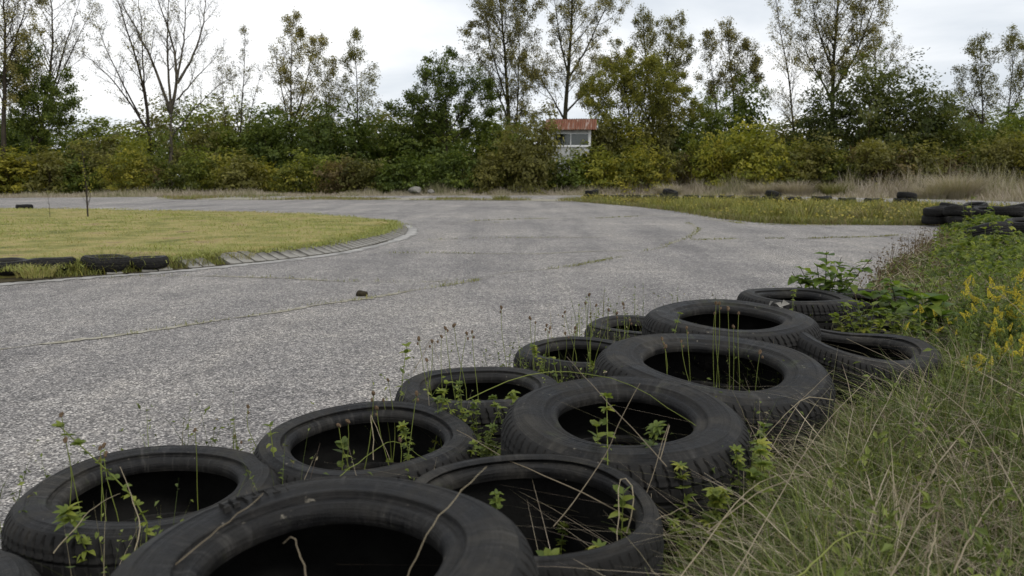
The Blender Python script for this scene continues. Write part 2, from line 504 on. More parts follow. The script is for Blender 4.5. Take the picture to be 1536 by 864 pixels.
ny, nx = 150, 60
gy = np.linspace(-3, 15.4, ny)
gv = []
for y in gy:
    e = bank_edge(y) - .02
    xs = e + (np.linspace(0, 1, nx) ** 1.7) * 16
    gv.append(np.stack([xs, np.full(nx, y), bank_z(xs, np.full(nx, y))], 1))
gv = np.array(gv)
gi = np.arange(ny * nx).reshape(ny, nx)
gf = np.stack([gi[:-1, :-1], gi[:-1, 1:], gi[1:, 1:], gi[1:, :-1]], -1).reshape(-1, 4)
tag(obj('bank', mesh_np('bank', gv.reshape(-1, 3), gf, smooth=True), M_soil), kind='structure')

# verges on the far side
VB = [G(x, y) for x, y in ((872, 303), (960, 310), (1020, 317), (1080, 327), (1140, 333.5), (1200, 336), (1300, 337), (1400, 337.5), (1560, 336), (1560, 317), (1395, 309), (1300, 306), (1200, 303), (1100, 300), (1000, 298.8), (872, 298))]
VA = [G(x, y) for x, y in ((236, 299.4), (330, 300), (480, 300.3), (640, 300.6), (760, 301.3), (871, 303), (871, 299.2), (760, 298.6), (640, 297.6), (480, 296.8), (330, 296.3), (236, 296.8))]
poly_sheet('verge', VB, M_soil, z=.012)
poly_sheet('verge', VA, M_crack, z=.012)

# lawn island, domed, edge at the kerb top
KO = np.array([G(x, y, 0)[:2] for x, y in ((-300, 452), (-150, 438), (0, 425.5), (120, 416.5), (240, 408), (300, 402.5), (360, 396.5), (420, 390.5), (470, 384.5), (520, 377), (560, 368), (590, 359.5), (610, 351), (614, 344), (604, 338))])
def smooth_path(p, n):
    p = np.asarray(p, float)
    s = np.r_[0, np.cumsum(np.linalg.norm(np.diff(p, axis=0), axis=1))]
    t = np.linspace(0, s[-1], n)
    q = np.stack([np.interp(t, s, p[:, k]) for k in range(p.shape[1])], 1)
    ker = np.ones(9) / 9
    for k in range(q.shape[1]):
        pad = np.r_[np.full(4, q[0, k]), q[:, k], np.full(4, q[-1, k])]
        q[:, k] = np.convolve(pad, ker, 'valid')
    return q, np.linspace(0, s[-1], n)
KP, KS = smooth_path(KO, 400)
kt = np.gradient(KP, axis=0); kt = kt / np.linalg.norm(kt, axis=1, keepdims=True)
kn = np.stack([-kt[:, 1], kt[:, 0]], 1)          # towards the lawn
KW = .34
inner = KP + kn * KW
LBACK = [G(x, y, .1)[:2] for x, y in ((590, 332), (560, 327.5), (520, 324), (440, 319.5), (300, 316), (150, 314), (0, 313.2), (-250, 312.5), (-500, 312))]
LAWN = [tuple(p) for p in inner[::6]] + [tuple(p) for p in LBACK] + [tuple(inner[0] + np.array([-14, 3]))]
LAWN = np.array(LAWN)
# grid lawn surface
def lawn_z(x, y):
    return .095 + .035 * vnoise(x, y, 8, .35) + .025 * vnoise(x, y, 9, 1.3)
bm = bmesh.new()
fc = bm.faces.new([bm.verts.new((p[0], p[1], 0)) for p in LAWN])
bmesh.ops.triangulate(bm, faces=bm.faces[:])
for _ in range(5):
    lg = [e for e in bm.edges if e.calc_length() > .9]
    if not lg: break
    bmesh.ops.subdivide_edges(bm, edges=lg, cuts=1)
    bmesh.ops.triangulate(bm, faces=bm.faces[:])
edge_v = {v for e in bm.edges if e.is_boundary for v in e.verts}
for v in bm.verts:
    v.co.z = .09 if v in edge_v else float(lawn_z(np.array([v.co.x]), np.array([v.co.y]))[0])
ext = bmesh.ops.extrude_edge_only(bm, edges=[e for e in bm.edges if e.is_boundary])
for g_ in ext['geom']:
    if isinstance(g_, bmesh.types.BMVert): g_.co.z = -.03
bmesh.ops.recalc_face_normals(bm, faces=bm.faces[:])
me = bpy.data.meshes.new('lawn'); bm.to_mesh(me); bm.free()
tag(obj('lawn', me, M_lawnsoil), kind='structure')

# pale worn gutter strip beside the kerb
def ribbon(name, path, width, mat, z, seed=0, jit=.25, parent=None, kind='structure', n=220, broken=False):
    q, s = smooth_path(path, n)
    r = np.random.default_rng(seed)
    t = np.gradient(q, axis=0); t /= np.linalg.norm(t, axis=1, keepdims=True) + 1e-9
    nn = np.stack([-t[:, 1], t[:, 0]], 1)
    wl = width * .5 * (1 + jit * (r.random(n) - .5) * 2)
    wr = width * .5 * (1 + jit * (r.random(n) - .5) * 2)
    if np.ndim(width) == 0:
        lf = vnoise(s, s * 0, seed + 3, .9)
        wl = wl * (.6 + .9 * lf); wr = wr * (.6 + .9 * lf)
    if broken:
        g = np.clip((vnoise(s, s * 0 + 2, seed + 9, 1.1) * .6 + vnoise(s, s * 0 + 5, seed + 11, 4.0) * .4 - .36) * 3.2, 0.16, 1.2)
        wl, wr = wl * g, wr * g; q = q + nn * ((vnoise(s, s * 0 + 7, seed + 5, 2.2) - .5) * .09)[:, None]
    a = np.c_[q + nn * np.asarray(wl)[:, None], np.full(n, z)]
    b = np.c_[q - nn * np.asarray(wr)[:, None], np.full(n, z)]
    v = np.stack([a, b], 1).reshape(-1, 3)
    i = np.arange(n * 2).reshape(n, 2)
    f = np.stack([i[:-1, 1], i[1:, 1], i[1:, 0], i[:-1, 0]], -1)
    o = obj(name, mesh_np(name, v, f), mat, parent)
    if kind and parent is None: o['kind'] = kind
    return o, q

ribbon('gutter', KP - kn * .08, .17, M_gutter, .005, 3, .55)

# rumble kerb: ribbed concrete blocks, each its own piece
kerb = empty('kerb', (KP[200][0], KP[200][1], 0))
kerb['kind'] = 'structure'
kv = 0
s0 = KS[0]
rk = np.random.default_rng(12)
L_blk = .16
nblk = int(KS[-1] / L_blk)
klist = []
for b in range(nblk):
    sa, sb = b * L_blk + .006, (b + 1) * L_blk - .006
    ia, ib = np.interp([sa, sb], KS, np.arange(len(KS)))
    def at(i, off):
        p = np.array([np.interp(i, np.arange(len(KS)), KP[:, 0]), np.interp(i, np.arange(len(KS)), KP[:, 1])])
        q = np.array([np.interp(i, np.arange(len(KS)), kn[:, 0]), np.interp(i, np.arange(len(KS)), kn[:, 1])])
        return p + q * off
    # left part of the island: most blocks are grown over
    px_here = 768 + FPX * KP[int(ia)][0] / max(KP[int(ia)][1], 1)
    if px_here < 335 and rk.random() < .62:
        continue
    hb = rk.uniform(-.004, .008)
    prof = [(0.02, .012), (.07, .028), (.17, .060), (.30, .094), (.36, .098)]
    va, vb_ = [], []
    for off, z in prof:
        pa, pb = at(ia, off), at(ib, off)
        va.append((*pa, z + hb + .004)); vb_.append((*pb, z + hb - .004))
    bot_a = [(*at(ia, .02), -.02), (*at(ia, .36), -.02)]
    bot_b = [(*at(ib, .02), -.02), (*at(ib, .36), -.02)]
    v = va + vb_ + bot_a + bot_b
    v = np.array(v); c0 = v.mean(0); c0[2] = 0
    f = []
    for k in range(4): f.append((k, 5 + k, 6 + k, k + 1))
    f += [(0, 10, 12, 5), (9, 13, 11, 4)]
    f4 = np.array(f)
    mb = MB(); mb.add(v - c0, f4)
    # end caps as quads
    mb.add(v - c0, np.array([[10, 0, 1, 2], [10, 2, 3, 11], [3, 4, 11, 11], [12, 7, 6, 5], [13, 8, 7, 12], [9, 8, 13, 13]]))
    bme = bpy.data.meshes.new('kerb_block')
    bme.from_pydata([tuple(x) for x in (v - c0)], [], [tuple(x) for x in f] + [(10, 0, 1, 2, 3, 11), (11, 3, 4), (12, 13, 8, 7, 6, 5), (13, 9, 8)])
    bme.update()
    o = obj('kerb_block', bme, M_pale, kerb)
    o.location = (c0[0] - kerb.location.x, c0[1] - kerb.location.y, 0)
    klist.append(o)

# cracks and seams in the asphalt, with their weeds
crack_paths = [
    ([(-40, 530), (60, 517), (190, 503), (330, 481), (420, 468), (520, 452), (620, 437), (700, 424), (760, 410), (860, 400), (945, 382), (1000, 369), (1035, 355), (1050, 344), (1032, 334)], .050, .75),
    ([(150, 418), (230, 415), (330, 414.5), (430, 418), (520, 423), (620, 424), (690, 420)], .05, .6),
    ([(560, 380), (700, 380.5), (800, 381), (900, 377), (950, 376.5)], .05, .3),
    ([(1040, 360), (1120, 358.5), (1230, 357.5), (1320, 355), (1385, 350)], .06, .8),
    ([(700, 332), (800, 328), (900, 327.5), (1000, 322)], .08, .3),
    ([(640, 360), (760, 357), (900, 356)], .05, .15),
    ([(470, 340), (640, 336), (760, 334)], .06, .15),
    ([(1050, 327), (1120, 336), (1180, 337.5), (1290, 338.5)], .10, .4),
]
cr_b = MB(); rg = np.random.default_rng(77)
tuft_spots = {0: [(0, 200), (345, 470), (520, 560), (655, 720), (850, 950)], 1: [(150, 380)], 3: [(1040, 1400)]}
for ci, (pp, wd, dens) in enumerate(crack_paths):
    path = np.array([G(x, y)[:2] for x, y in pp])
    o, q = ribbon('asphalt_crack', path, wd, M_crack, .004, 20 + ci, .7, track_o, n=420, broken=True)
    s_len = np.sum(np.linalg.norm(np.diff(q, axis=0), axis=1))
    n = int(s_len * 620 * dens)
    i = rg.integers(0, len(q), n)
    keep = (vnoise(q[i, 0], q[i, 1], 40 + ci, .9) > .60 - .22 * dens) & (rg.random(n) < .4)
    if ci in tuft_spots:
        pxs = 768 + FPX * q[i, 0] / q[i, 1]
        kk = np.zeros(n, bool)
        for a, b in tuft_spots[ci]: kk |= (pxs > a) & (pxs < b)
        keep = (keep & (rg.random(n) < .22)) | (kk & (vnoise(q[i, 0], q[i, 1], 50 + ci, 2.0) > .45) & (rg.random(n) < .34))
    i = i[keep]; n = len(i)
    base = np.c_[q[i] + rg.normal(0, wd * .62, (n, 2)), np.full(n, .003)]
    h = rg.uniform(.010, .042, n)
    v, f = blades(base, h, rg.uniform(.3, 1.6, n), np.maximum(.004, .0007 * base[:, 1]), rg, 2)
    cr_b.add(v, f, rep(np.clip(rg.normal(.6, .22, n), 0, 1), 2))
tag(obj('crack_grass', cr_b.mesh('crack_grass'), GR_verge), 'short grass and moss growing along cracks in the asphalt', 'grass', kind='stuff')

# ------------------------------------------------------------------ tyres
def tyre_meshes(R, Wd, ri, seed, nl=70, hi=True, sad=0.0, sadp=0.0, oval=0.0, sag=0.0, skew=.35, worn=1.0):
    """returns meshes (tread, upper sidewall, lower sidewall, lining); origin at the bottom centre"""
    hw = Wd / 2; s = R - ri
    up = [(ri + .004, .52), (ri, .64), (ri + .002, .76), (ri + .010, .845), (ri + .018, .862), (ri + .023, .845), (ri + .027, .846),
          (ri + .034, .878), (ri + .24 * s, .932), (ri + .252 * s, .952), (ri + .29 * s, .960), (ri + .305 * s, .950), (ri + .42 * s, .990),
          (ri + .52 * s, 1.0), (ri + .60 * s, .990), (ri + .61 * s, 1.0), (ri + .64 * s, .992), (ri + .65 * s, .975), (ri + .73 * s, .940), (ri + .79 * s, .895)]
    tr = [(ri + .79 * s, .895, 0), (ri + .82 * s, .868, 0), (ri + .835 * s, .853, .5), (ri + .875 * s, .80, 1), (ri + .92 * s, .715, 1), (ri + .955 * s, .62, 1), (R - .004, .53, 1),
          (R, .45, 1), (R, .43, 1), (R - .007, .42, 0), (R - .007, .36, 0), (R, .35, 1), (R + .001, .2, 1), (R + .001, .07, 1), (R - .007, .06, 0)]
    tr = tr + [(r, -z, d) for r, z, d in tr[::-1]]
    li = [(ri + .004, .52), (ri + .02, .60), (ri + .22 * s, .82), (ri + .5 * s, .90), (ri + .74 * s, .86), (R - .028, .66), (R - .02, .3)]
    li = li + [(r, -z) for r, z in li[::-1]]
    lo = [(r, -z) for r, z in up]
    rng = np.random.default_rng(seed)
    ph = rng.uniform(0, 6.28, 4)
    def deform(x, y, z):
        th = np.arctan2(y, x); rr = np.sqrt(x * x + y * y) / R
        topw = np.clip((z + hw) / Wd, 0, 1)
        k = 1 + oval * np.cos(2 * (th - sadp))
        z = z + topw * (sad * np.cos(2 * (th - sadp)) * rr ** 2 + sag * np.cos(th - sadp) * rr)
        z = z + topw * .004 * np.sin(3 * th + ph[0])
        k = k * (1 + .006 * np.sin(3 * th + ph[1]) + .004 * np.sin(5 * th + ph[2]))
        return x * k, y * k, z + hw
    def revolve(prof, N, lug=False):
        th = np.linspace(0, 2 * np.pi, N, endpoint=False)
        pr = np.array([p[0] for p in prof])[:, None] + 0 * th[None, :]
        fz = np.array([p[1] for p in prof]); af = np.abs(fz)
        pz = (np.sign(fz) * np.where(af > .52, hw - (1 - af) * .1, af * (hw - .048) / .52))[:, None] + 0 * th[None, :]
        if lug:
            dd = np.array([p[2] for p in prof])[:, None]
            zz = np.array([p[1] for p in prof])[:, None]
            frac = (th[None, :] * nl / (2 * np.pi) + skew * 2 * np.abs(zz)) % 1.0
            slot = ((frac < .22) & (np.abs(zz) > .34)).astype(float)
            jit = .9 + .2 * np.sin(th * 7 + ph[3])
            dep = dd * slot * .0062 * worn * jit
            pr = pr - dep
            pz = pz * (1 - dep * 4 * (np.abs(zz) > .6))
        x = pr * np.cos(th); y = pr * np.sin(th)
        x, y, z = deform(x, y, pz)
        v = np.stack([x, y, z], -1).reshape(-1, 3)
        k = len(prof)
        idx = np.arange(k * N).reshape(k, N); nx_ = np.roll(idx, -1, 1)
        f = np.stack([idx[:-1], idx[1:], nx_[1:], nx_[:-1]], -1).reshape(-1, 4)
        return v, f
    Nt = nl * 6 if hi else 96
    Ns = 144 if hi else 40
    if not hi:
        tr = tr[::2] + ([tr[-1]] if len(tr) % 2 == 0 else [])
        up = up[::2]; lo = lo[::2]
    t = mesh_np('tread', *revolve(tr, Nt, True), smooth=False)
    a = mesh_np('sidewall', *revolve(up, Ns), smooth=True)
    v, f = revolve(lo, Ns); b = mesh_np('sidewall', v, f[:, ::-1], smooth=True)
    v, f = revolve(li, Ns); c = mesh_np('lining', v, f[:, ::-1], smooth=True)
    t.materials.append(M_tread)
    for m_ in (a, b): m_.materials.append(M_rubber)
    c.materials.append(M_liner)
    return t, a, b, c

def tyre(ms, loc, rot=(0, 0, 0), label='', group=None, scale=1.0, name='tyre'):
    e = empty(name, loc, rot, label, 'tyre', group)
    e.scale = (scale,) * 3
    e.rotation_mode = 'ZYX'
    obj('tread', ms[0], None, e); obj('sidewall', ms[1], None, e); obj('sidewall', ms[2], None, e); obj('lining', ms[3], None, e)
    return e

GRP_F = 'old tyres lying along the track edge'
def T(x, y, zt, R, Wd, ri, seed, label, tilt=(0, 0), rz=0.0, **kw):
    kw['sadp'] = kw.get('sadp', 0.0) - rz
    ms = tyre_meshes(R, Wd, ri, seed, **kw)
    return tyre(ms, (x, y, zt - Wd), (R_(tilt[0]), R_(tilt[1]), rz), label, GRP_F)

T(-.256, 1.03, .452, .292, .215, .160, 1, 'big smooth black tyre on top of the stack at the end of the row', (1, 0), .3, oval=.012, sag=.006, worn=.6)
T(-.25, 1.03, .233, .285, .232, .165, 2, 'bottom tyre of the stack at the end of the row, beneath a smooth tyre', (0, 0), 1.2, hi=False)
T(-.88, 1.862, .213, .315, .213, .195, 3, 'dusty tyre on the asphalt with plants and litter inside its hole', (0, .6), 2.0, nl=76)
T(-.406, 2.174, .235, .315, .225, .212, 4, 'tyre lying flat on asphalt between the dusty littered tyre and the sprig covered tyre', (2.5, 0), .7)
T(.029, 1.54, .308, .270, .300, .213, 5, 'thin walled tyre with a wide open mouth crossed by dry stems', (1.5, 1.5), 0, worn=.3)
T(.301, 2.088, .330, .332, .200, .180, 6, 'tilted tyre lying behind the wide mouthed tyre, weeds across its hole', (5.5, 1.0), 1.5, nl=72, sag=.006)
T(.301, 2.09, .118, .29, .118, .18, 20, 'flattened tyre pinned under the tilted tyre', (0, 0), .5, hi=False)
T(.70, 2.73, .12, .33, .12, .2, 7, 'ground tyre under the largest warped tyre beside the grass bank', (0, 0), 0, hi=False)
T(.687, 2.715, .325, .402, .21, .235, 8, 'largest warped tyre with upright seed stalks standing inside its hole', (5.5, 3.0), 2.2, nl=84, sad=.014, sadp=R_(20), oval=.015)
T(.934, 3.37, .368, .370, .18, .215, 9, 'upper tyre of a stacked pair with a pale scrap on its rim', (2.5, 0), 2.8, nl=80)
T(.95, 3.45, .185, .33, .183, .2, 10, 'lower tyre of the stacked pair under the tyre with a pale scrap', (0, 0), .4, hi=False)
T(1.375, 3.13, .302, .292, .20, .18, 11, 'saddle shaped warped tyre half sunk in the grass beside the stacked pair', (4, 6), .2, nl=82, sad=.028, sadp=R_(178), oval=.03)
T(1.46, 4.05, .352, .30, .187, .18, 12, 'tyre in front of the leafy bramble bush with weeds in its hole', (0, 1), .9)
T(1.47, 4.04, .162, .30, .162, .18, 13, 'lower tyre beneath the one in front of the bramble bush', (0, 0), 0, hi=False)
T(-.114, 2.80, .212, .31, .205, .19, 14, 'tyre on the asphalt overgrown with yellowish leafy sprigs', (0, 0), 1.9, nl=70)
T(.316, 3.57, .17, .31, .17, .20, 15, 'small flat tyre on asphalt showing gravel through its hole', (0, 0), 2.6, nl=74)
T(.70, 4.32, .15, .30, .15, .18, 16, 'flat tyre on asphalt behind the gravel filled tyre, mostly hidden', (0, 0), .5, hi=False)
T(2.15, 4.72, .24, .30, .20, .18, 17, 'tyre buried in leafy weeds behind the bramble bush', (3, 4), .5)
T(1.98, 4.02, .195, .30, .2, .18, 18, 'sunken tyre under the yellow green weeds by the saddle shaped tyre', (2, 6), 1.5, hi=False)
T(-1.15, 1.27, .205, .31, .205, .19, 19, 'tyre beside the end stack, showing only its lugged shoulder', (0, 0), 1.1, nl=66)

tyre_lo = [tyre_meshes(.30, .20, .18, 31, hi=False), tyre_meshes(.30, .21, .17, 32, hi=False, sad=.02, oval=.03), tyre_meshes(.27, .16, .15, 33, hi=False)]
# island tyres
GRP_I = 'tyres half hidden in weeds along the lawn edge'
for k, (px, py, R, lab) in enumerate(((-8, 409, .225, 'low black tyre on the lawn edge with weeds in front'), (62, 406, .228, 'black tyre on the lawn edge beside broken kerb pieces'),
                                      (148, 403, .235, 'black tyre overgrown by a grey bushy weed on the lawn edge'), (213, 400, .19, 'upright sided black tyre at the bare end of the lawn tyres'))):
    p = G(px, py, .06)
    tyre(tyre_lo[2], (p[0], p[1] + .16, .03), (R_([1, -2, -1, 0][k]), R_([2, -2, 3, -2][k]), k), lab, GRP_I, R / .27)
p = G(37, 313.5, 0)
tyre(tyre_lo[2], (p[0], p[1], 0), (0, 0, 0), 'lone black tyre at the far edge of the lawn', None, .85)

# worn raised strokes moulded into the sidewall of the end tyre
T1 = next(o for o in bpy.data.objects if o.type == 'EMPTY' and o.get('label', '').startswith('big smooth'))
mb = MB(); rm = np.random.default_rng(4)
for k_ in range(13):
    a = R_(92 + k_ * 4.4) - .3
    for st in range(int(rm.integers(2, 4))):
        rad0, rad1 = (.212, .236) if st % 2 == 0 else ((.212, .217) if rm.random() < .5 else (.231, .236))
        da = rm.uniform(-.022, .006) if st % 2 == 0 else -.02; dw = .006 if st % 2 == 0 else .05
        cs = [(rad0, a + da), (rad1, a + da), (rad1, a + da + dw), (rad0, a + da + dw)]
        zz = .2150 + .0005
        vv = [(r_ * math.cos(t_), r_ * math.sin(t_), zz - .012) for r_, t_ in cs] + [(r_ * math.cos(t_), r_ * math.sin(t_), zz + .0008) for r_, t_ in cs]
        mb.add(np.array(vv), np.array([[4, 7, 6, 5], [0, 1, 5, 4], [1, 2, 6, 5], [2, 3, 7, 6], [3, 0, 4, 7]]))
obj('moulded_mark', mb.mesh('moulded_mark'), M_rubber, T1)

# the tyre line along the far verge
GRP_V = 'tyres along the back of the flowering verge'
rt = np.random.default_rng(5)
for px, py, sc, up in ((887, 299.5, 1.15, 1), (903, 299.5, 1.0, 0), (926, 300, 1.0, 0), (950, 300.2, 1.05, 0), (975, 300.5, 1.0, 0), (1003, 300.8, 1.25, 1), (1036, 301, 1.1, 0),
                       (1062, 301.5, 1.0, 0), (1090, 302.2, 1.05, 0), (1125, 303, 1.05, 0), (1157, 303.6, 1.2, 1), (1190, 304.2, 1.0, 0), (1232, 305, 1.2, 0), (1270, 306, 1.0, 0), (1310, 307, 1.0, 0), (1357, 308.5, 1.25, 1)):
    p = G(px, py, 0)
    e = tyre(tyre_lo[int(rt.integers(0, 2))], (p[0], p[1], .012), (0, 0, rt.uniform(0, 6)),
         'black tyre lying low in the row behind the flowering verge', GRP_V, sc * .98)
    if up:
        tyre(tyre_lo[int(rt.integers(0, 2))], (p[0] + .03, p[1] - .02, .012 + .168 * sc), (R_(rt.uniform(-11, 11)), R_(rt.uniform(-13, 13)), rt.uniform(0, 6)),
             'black tyre stacked on top of the row behind the flowering verge', GRP_V, sc * .82)
# the heap at the right
GRP_W = 'heap of tyres at the end of the verge'
for px, py, n_, sc in ((1408, 339, 2, 1.0), (1440, 342, 2, 1.05), (1478, 341, 2, 1.0), (1516, 343, 2, 1.05), (1424, 331, 2, 1.0), (1462, 330, 2, 1.0), (1530, 333, 2, 1.0),
                       (1470, 372, 1, 1.0), (1478, 386, 2, 1.05), (1516, 391, 1, 1.0), (1528, 372, 2, 1.0), (1560, 384, 2, 1.0)):
    p = G(px, py, 0)
    for j in range(n_):
        tyre(tyre_lo[int(rt.integers(0, 2))], (p[0] + rt.normal(0, .04), p[1] + rt.normal(0, .04), .04 + j * .166 * sc), (R_(rt.uniform(-9, 9) * j), R_(rt.uniform(-12, 12) * j), rt.uniform(0, 6)),
             ('top tyre of a stack' if j else 'bottom tyre of a stack' if n_ > 1 else 'single tyre') + ' in the weedy heap ' + ('nearer the goldenrod' if py > 360 else 'at the end of the verge'), GRP_W, sc * .82)

# ------------------------------------------------------------------ booth
BD = 60.0
def bx(mb, x0, x1, y0, y1, z0, z1):
    v = np.array([[x0, y0, z0], [x1, y0, z0], [x1, y1, z0], [x0, y1, z0], [x0, y0, z1], [x1, y0, z1], [x1, y1, z1], [x0, y1, z1]])
    mb.add(v, np.array([[0, 3, 2, 1], [4, 5, 6, 7], [0, 1, 5, 4], [1, 2, 6, 5], [2, 3, 7, 6], [3, 0, 4, 7]]))
    return mb
M_wall = simple_noise_mat('grey_white_wall', [(.28, (.20, .205, .205)), (.45, (.37, .375, .37)), (.72, (.54, .545, .53))], 2.2, .9, .2, .2, .01, 9)
M_frame = simple_noise_mat('white_window_frame', [(.3, (.52, .525, .52)), (.7, (.72, .725, .715))], 4, .7, .3, .1, .005)
M_dark = simple_noise_mat('booth_interior', [(.3, (.03, .03, .03)), (.7, (.06, .058, .055))], 3)
def rust():
    M = Mat('rusty_corrugated_iron')
    tc = M.n('TexCoord'); P = tc.outputs['Object']
    mp = M.n('Mapping'); mp.inputs['Scale'].default_value = (3.2, .35, .35); M.l(P, mp.inputs[0])
    a = M.noise(1.5, 6, .65, mp.outputs[0]); b = M.noise(9, 5, .6, P)
    c = M.ramp(a, [(.30, (.075, .028, .018)), (.46, (.135, .048, .032)), (.54, (.15, .08, .055)), (.60, (.34, .30, .28)), (.66, (.17, .06, .042)), (.75, (.10, .05, .035))])
    c = M.mix(.35, c, M.ramp(b, [(.3, (.07, .03, .015)), (.7, (.25, .12, .07))]))
    return M.done(M.bsdf(c, .85, .2, b, .3, .01))
M_rust = rust()
def glass():
    M = Mat('dusty_glass')
    g = M.n('BsdfGlossy'); g.inputs['Roughness'].default_value = .05; g.inputs['Color'].default_value = (.8, .85, .85, 1)
    t = M.n('BsdfTransparent'); t.inputs['Color'].default_value = (.42, .45, .43, 1)
    m = M.n('MixShader'); m.inputs[0].default_value = .07
    M.l(t.outputs[0], m.inputs[1]); M.l(g.outputs[0], m.inputs[2])
    return M.done(m.outputs[0])
M_glass = glass()
BDW = BD * DK
pA, pB = W(828, 219, BD), W(884, 219, BD)
bx0, bx1 = pA[0], pB[0]
zs, zt_ = W(850, 219, BD)[2], W(850, 199.5, BD)[2]      # sill, lintel
z_eave = W(850, 193.5, BD)[2]
bdep = 1.9
booth = empty('booth', ((bx0 + bx1) / 2, BDW, 0), (0, 0, R_(-6)), 'small pale observation booth with rusty corrugated roof among shrubs', 'booth')
hx = (bx1 - bx0) / 2
def bp(name, mb, mat, par=booth): return obj(name, mb.mesh(name), mat, par)
wt = .10
ztop = z_eave + .04
mb = MB(); bx(mb, -hx, hx, 0, wt, 0, zs - .06); bp('front_wall', mb, M_wall)
mb = MB(); bx(mb, -hx, hx, bdep - wt, bdep, 0, ztop); bp('back_wall', mb, M_wall)
for sx in (-1, 1):
    a, b = (hx - wt, hx) if sx > 0 else (-hx, -hx + wt)
    mb = MB(); bx(mb, a, b, wt, bdep - wt, 0, zs); bx(mb, a, b, wt, bdep - wt, zt_, ztop); bx(mb, a, b, bdep * .62, bdep - wt, zs, zt_); bp('side_wall', mb, M_wall)
    for y0 in (0, bdep - wt * 1.2):
        mb = MB(); bx(mb, sx * hx - .08 + (-.004 if sx < 0 else .004), sx * hx + .08, y0 - .004, y0 + .13, zs - .06, ztop); bp('corner_post', mb, M_frame)
mb = MB(); bx(mb, -hx + .08, hx - .08, .002, wt, zt_, ztop); bp('lintel', mb, M_wall)
mb = MB(); bx(mb, -hx - .05, hx + .05, -.05, wt, zs - .06, zs); bp('window_sill', mb, M_frame)
mb = MB(); bx(mb, -hx, hx, wt, bdep - wt, zs - 1.0, zs - .95); bp('floor', mb, M_dark)
win = bp('window_frame', bx(bx(MB(), -hx + .08, hx - .08, .01, .06, zs, zs + .05), -hx + .08, hx - .08, .01, .06, zt_ - .05, zt_), M_frame)
mb = MB(); bx(mb, -.025, .025, .012, .058, zs + .05, zt_ - .05); obj('mullion', mb.mesh('mullion'), M_frame, win)
for a, b in ((-hx + .08, -.025), (.025, hx - .08)):
    mb = MB(); bx(mb, a, b, .03, .036, zs + .05, zt_ - .05); obj('pane', mb.mesh('pane'), M_glass, win)
mb = MB(); bx(mb, hx - .06, hx - .054, .13, bdep * .62, zs, zt_); bp('side_pane', mb, M_glass)
# corrugated gable roof, sheet by sheet
rx0, rx1 = -hx - .42, hx + .38
yr = bdep / 2; z_r = W(850, 178.5, BD + bdep / 2 / DK)[2]
roof = empty('roof'); roof.parent = booth
nsh = 5
for side in (0, 1):
    for k in range(nsh):
        a = rx0 + (rx1 - rx0) * k / nsh; b = rx0 + (rx1 - rx0) * (k + 1) / nsh + .03
        n = 26
        xs = np.linspace(a, b, n)
        zc = .022 * np.sin(xs * 2 * np.pi / .14) + .006 * (k % 2) + .01 * side
        y0, y1 = (-.38, yr + .02) if side == 0 else (bdep + .38, yr - .02)
        ye = y0 + (.02 * ((k * 7) % 3 - 1))
        r0 = np.stack([xs, np.full(n, ye), z_eave - .05 + zc], 1); r1 = np.stack([xs, np.full(n, y1), z_r + zc], 1)
        v = np.concatenate([r0, r1, r0 - [0, 0, .012], r1 - [0, 0, .012]])
        i = np.arange(n - 1)
        f = np.concatenate([np.stack([i, i + 1, n + i + 1, n + i], 1), np.stack([2 * n + i, 3 * n + i, 3 * n + i + 1, 2 * n + i + 1], 1), np.stack([i, 2 * n + i, 2 * n + i + 1, i + 1], 1)])
        obj('roof_sheet', mesh_np('roof_sheet', v, f, smooth=False), M_rust, roof)
for sx in (-1, 1):
    xg = sx * (hx - .05)
    gm = bpy.data.meshes.new('gable')
    gv_ = [(xg - .03, 0, ztop), (xg - .03, bdep, ztop), (xg - .03, yr, z_r - .06), (xg + .03, 0, ztop), (xg + .03, bdep, ztop), (xg + .03, yr, z_r - .06)]
    gm.from_pydata(gv_, [], [(0, 2, 1), (3, 4, 5), (0, 3, 5, 2), (1, 2, 5, 4), (0, 1, 4, 3)]); gm.update()
    obj('gable', gm, M_wall, booth)

# ------------------------------------------------------------------ trees
def grow(st, dr, L, rad, k, wig, up, rng):
    n = len(st); pts = np.zeros((n, k + 1, 3)); pts[:, 0] = st
    d = norm(dr)
    L = np.broadcast_to(L, (n,))
    for i in range(k):
        d = norm(d + rng.normal(0, wig, (n, 3)) + np.array([0, 0, up]))
        pts[:, i + 1] = pts[:, i] + d * (L / k)[:, None]
    t = np.linspace(0, 1, k + 1)
    r = np.broadcast_to(rad, (n,))[:, None] * (1 - .82 * t[None, :])
    return pts, r

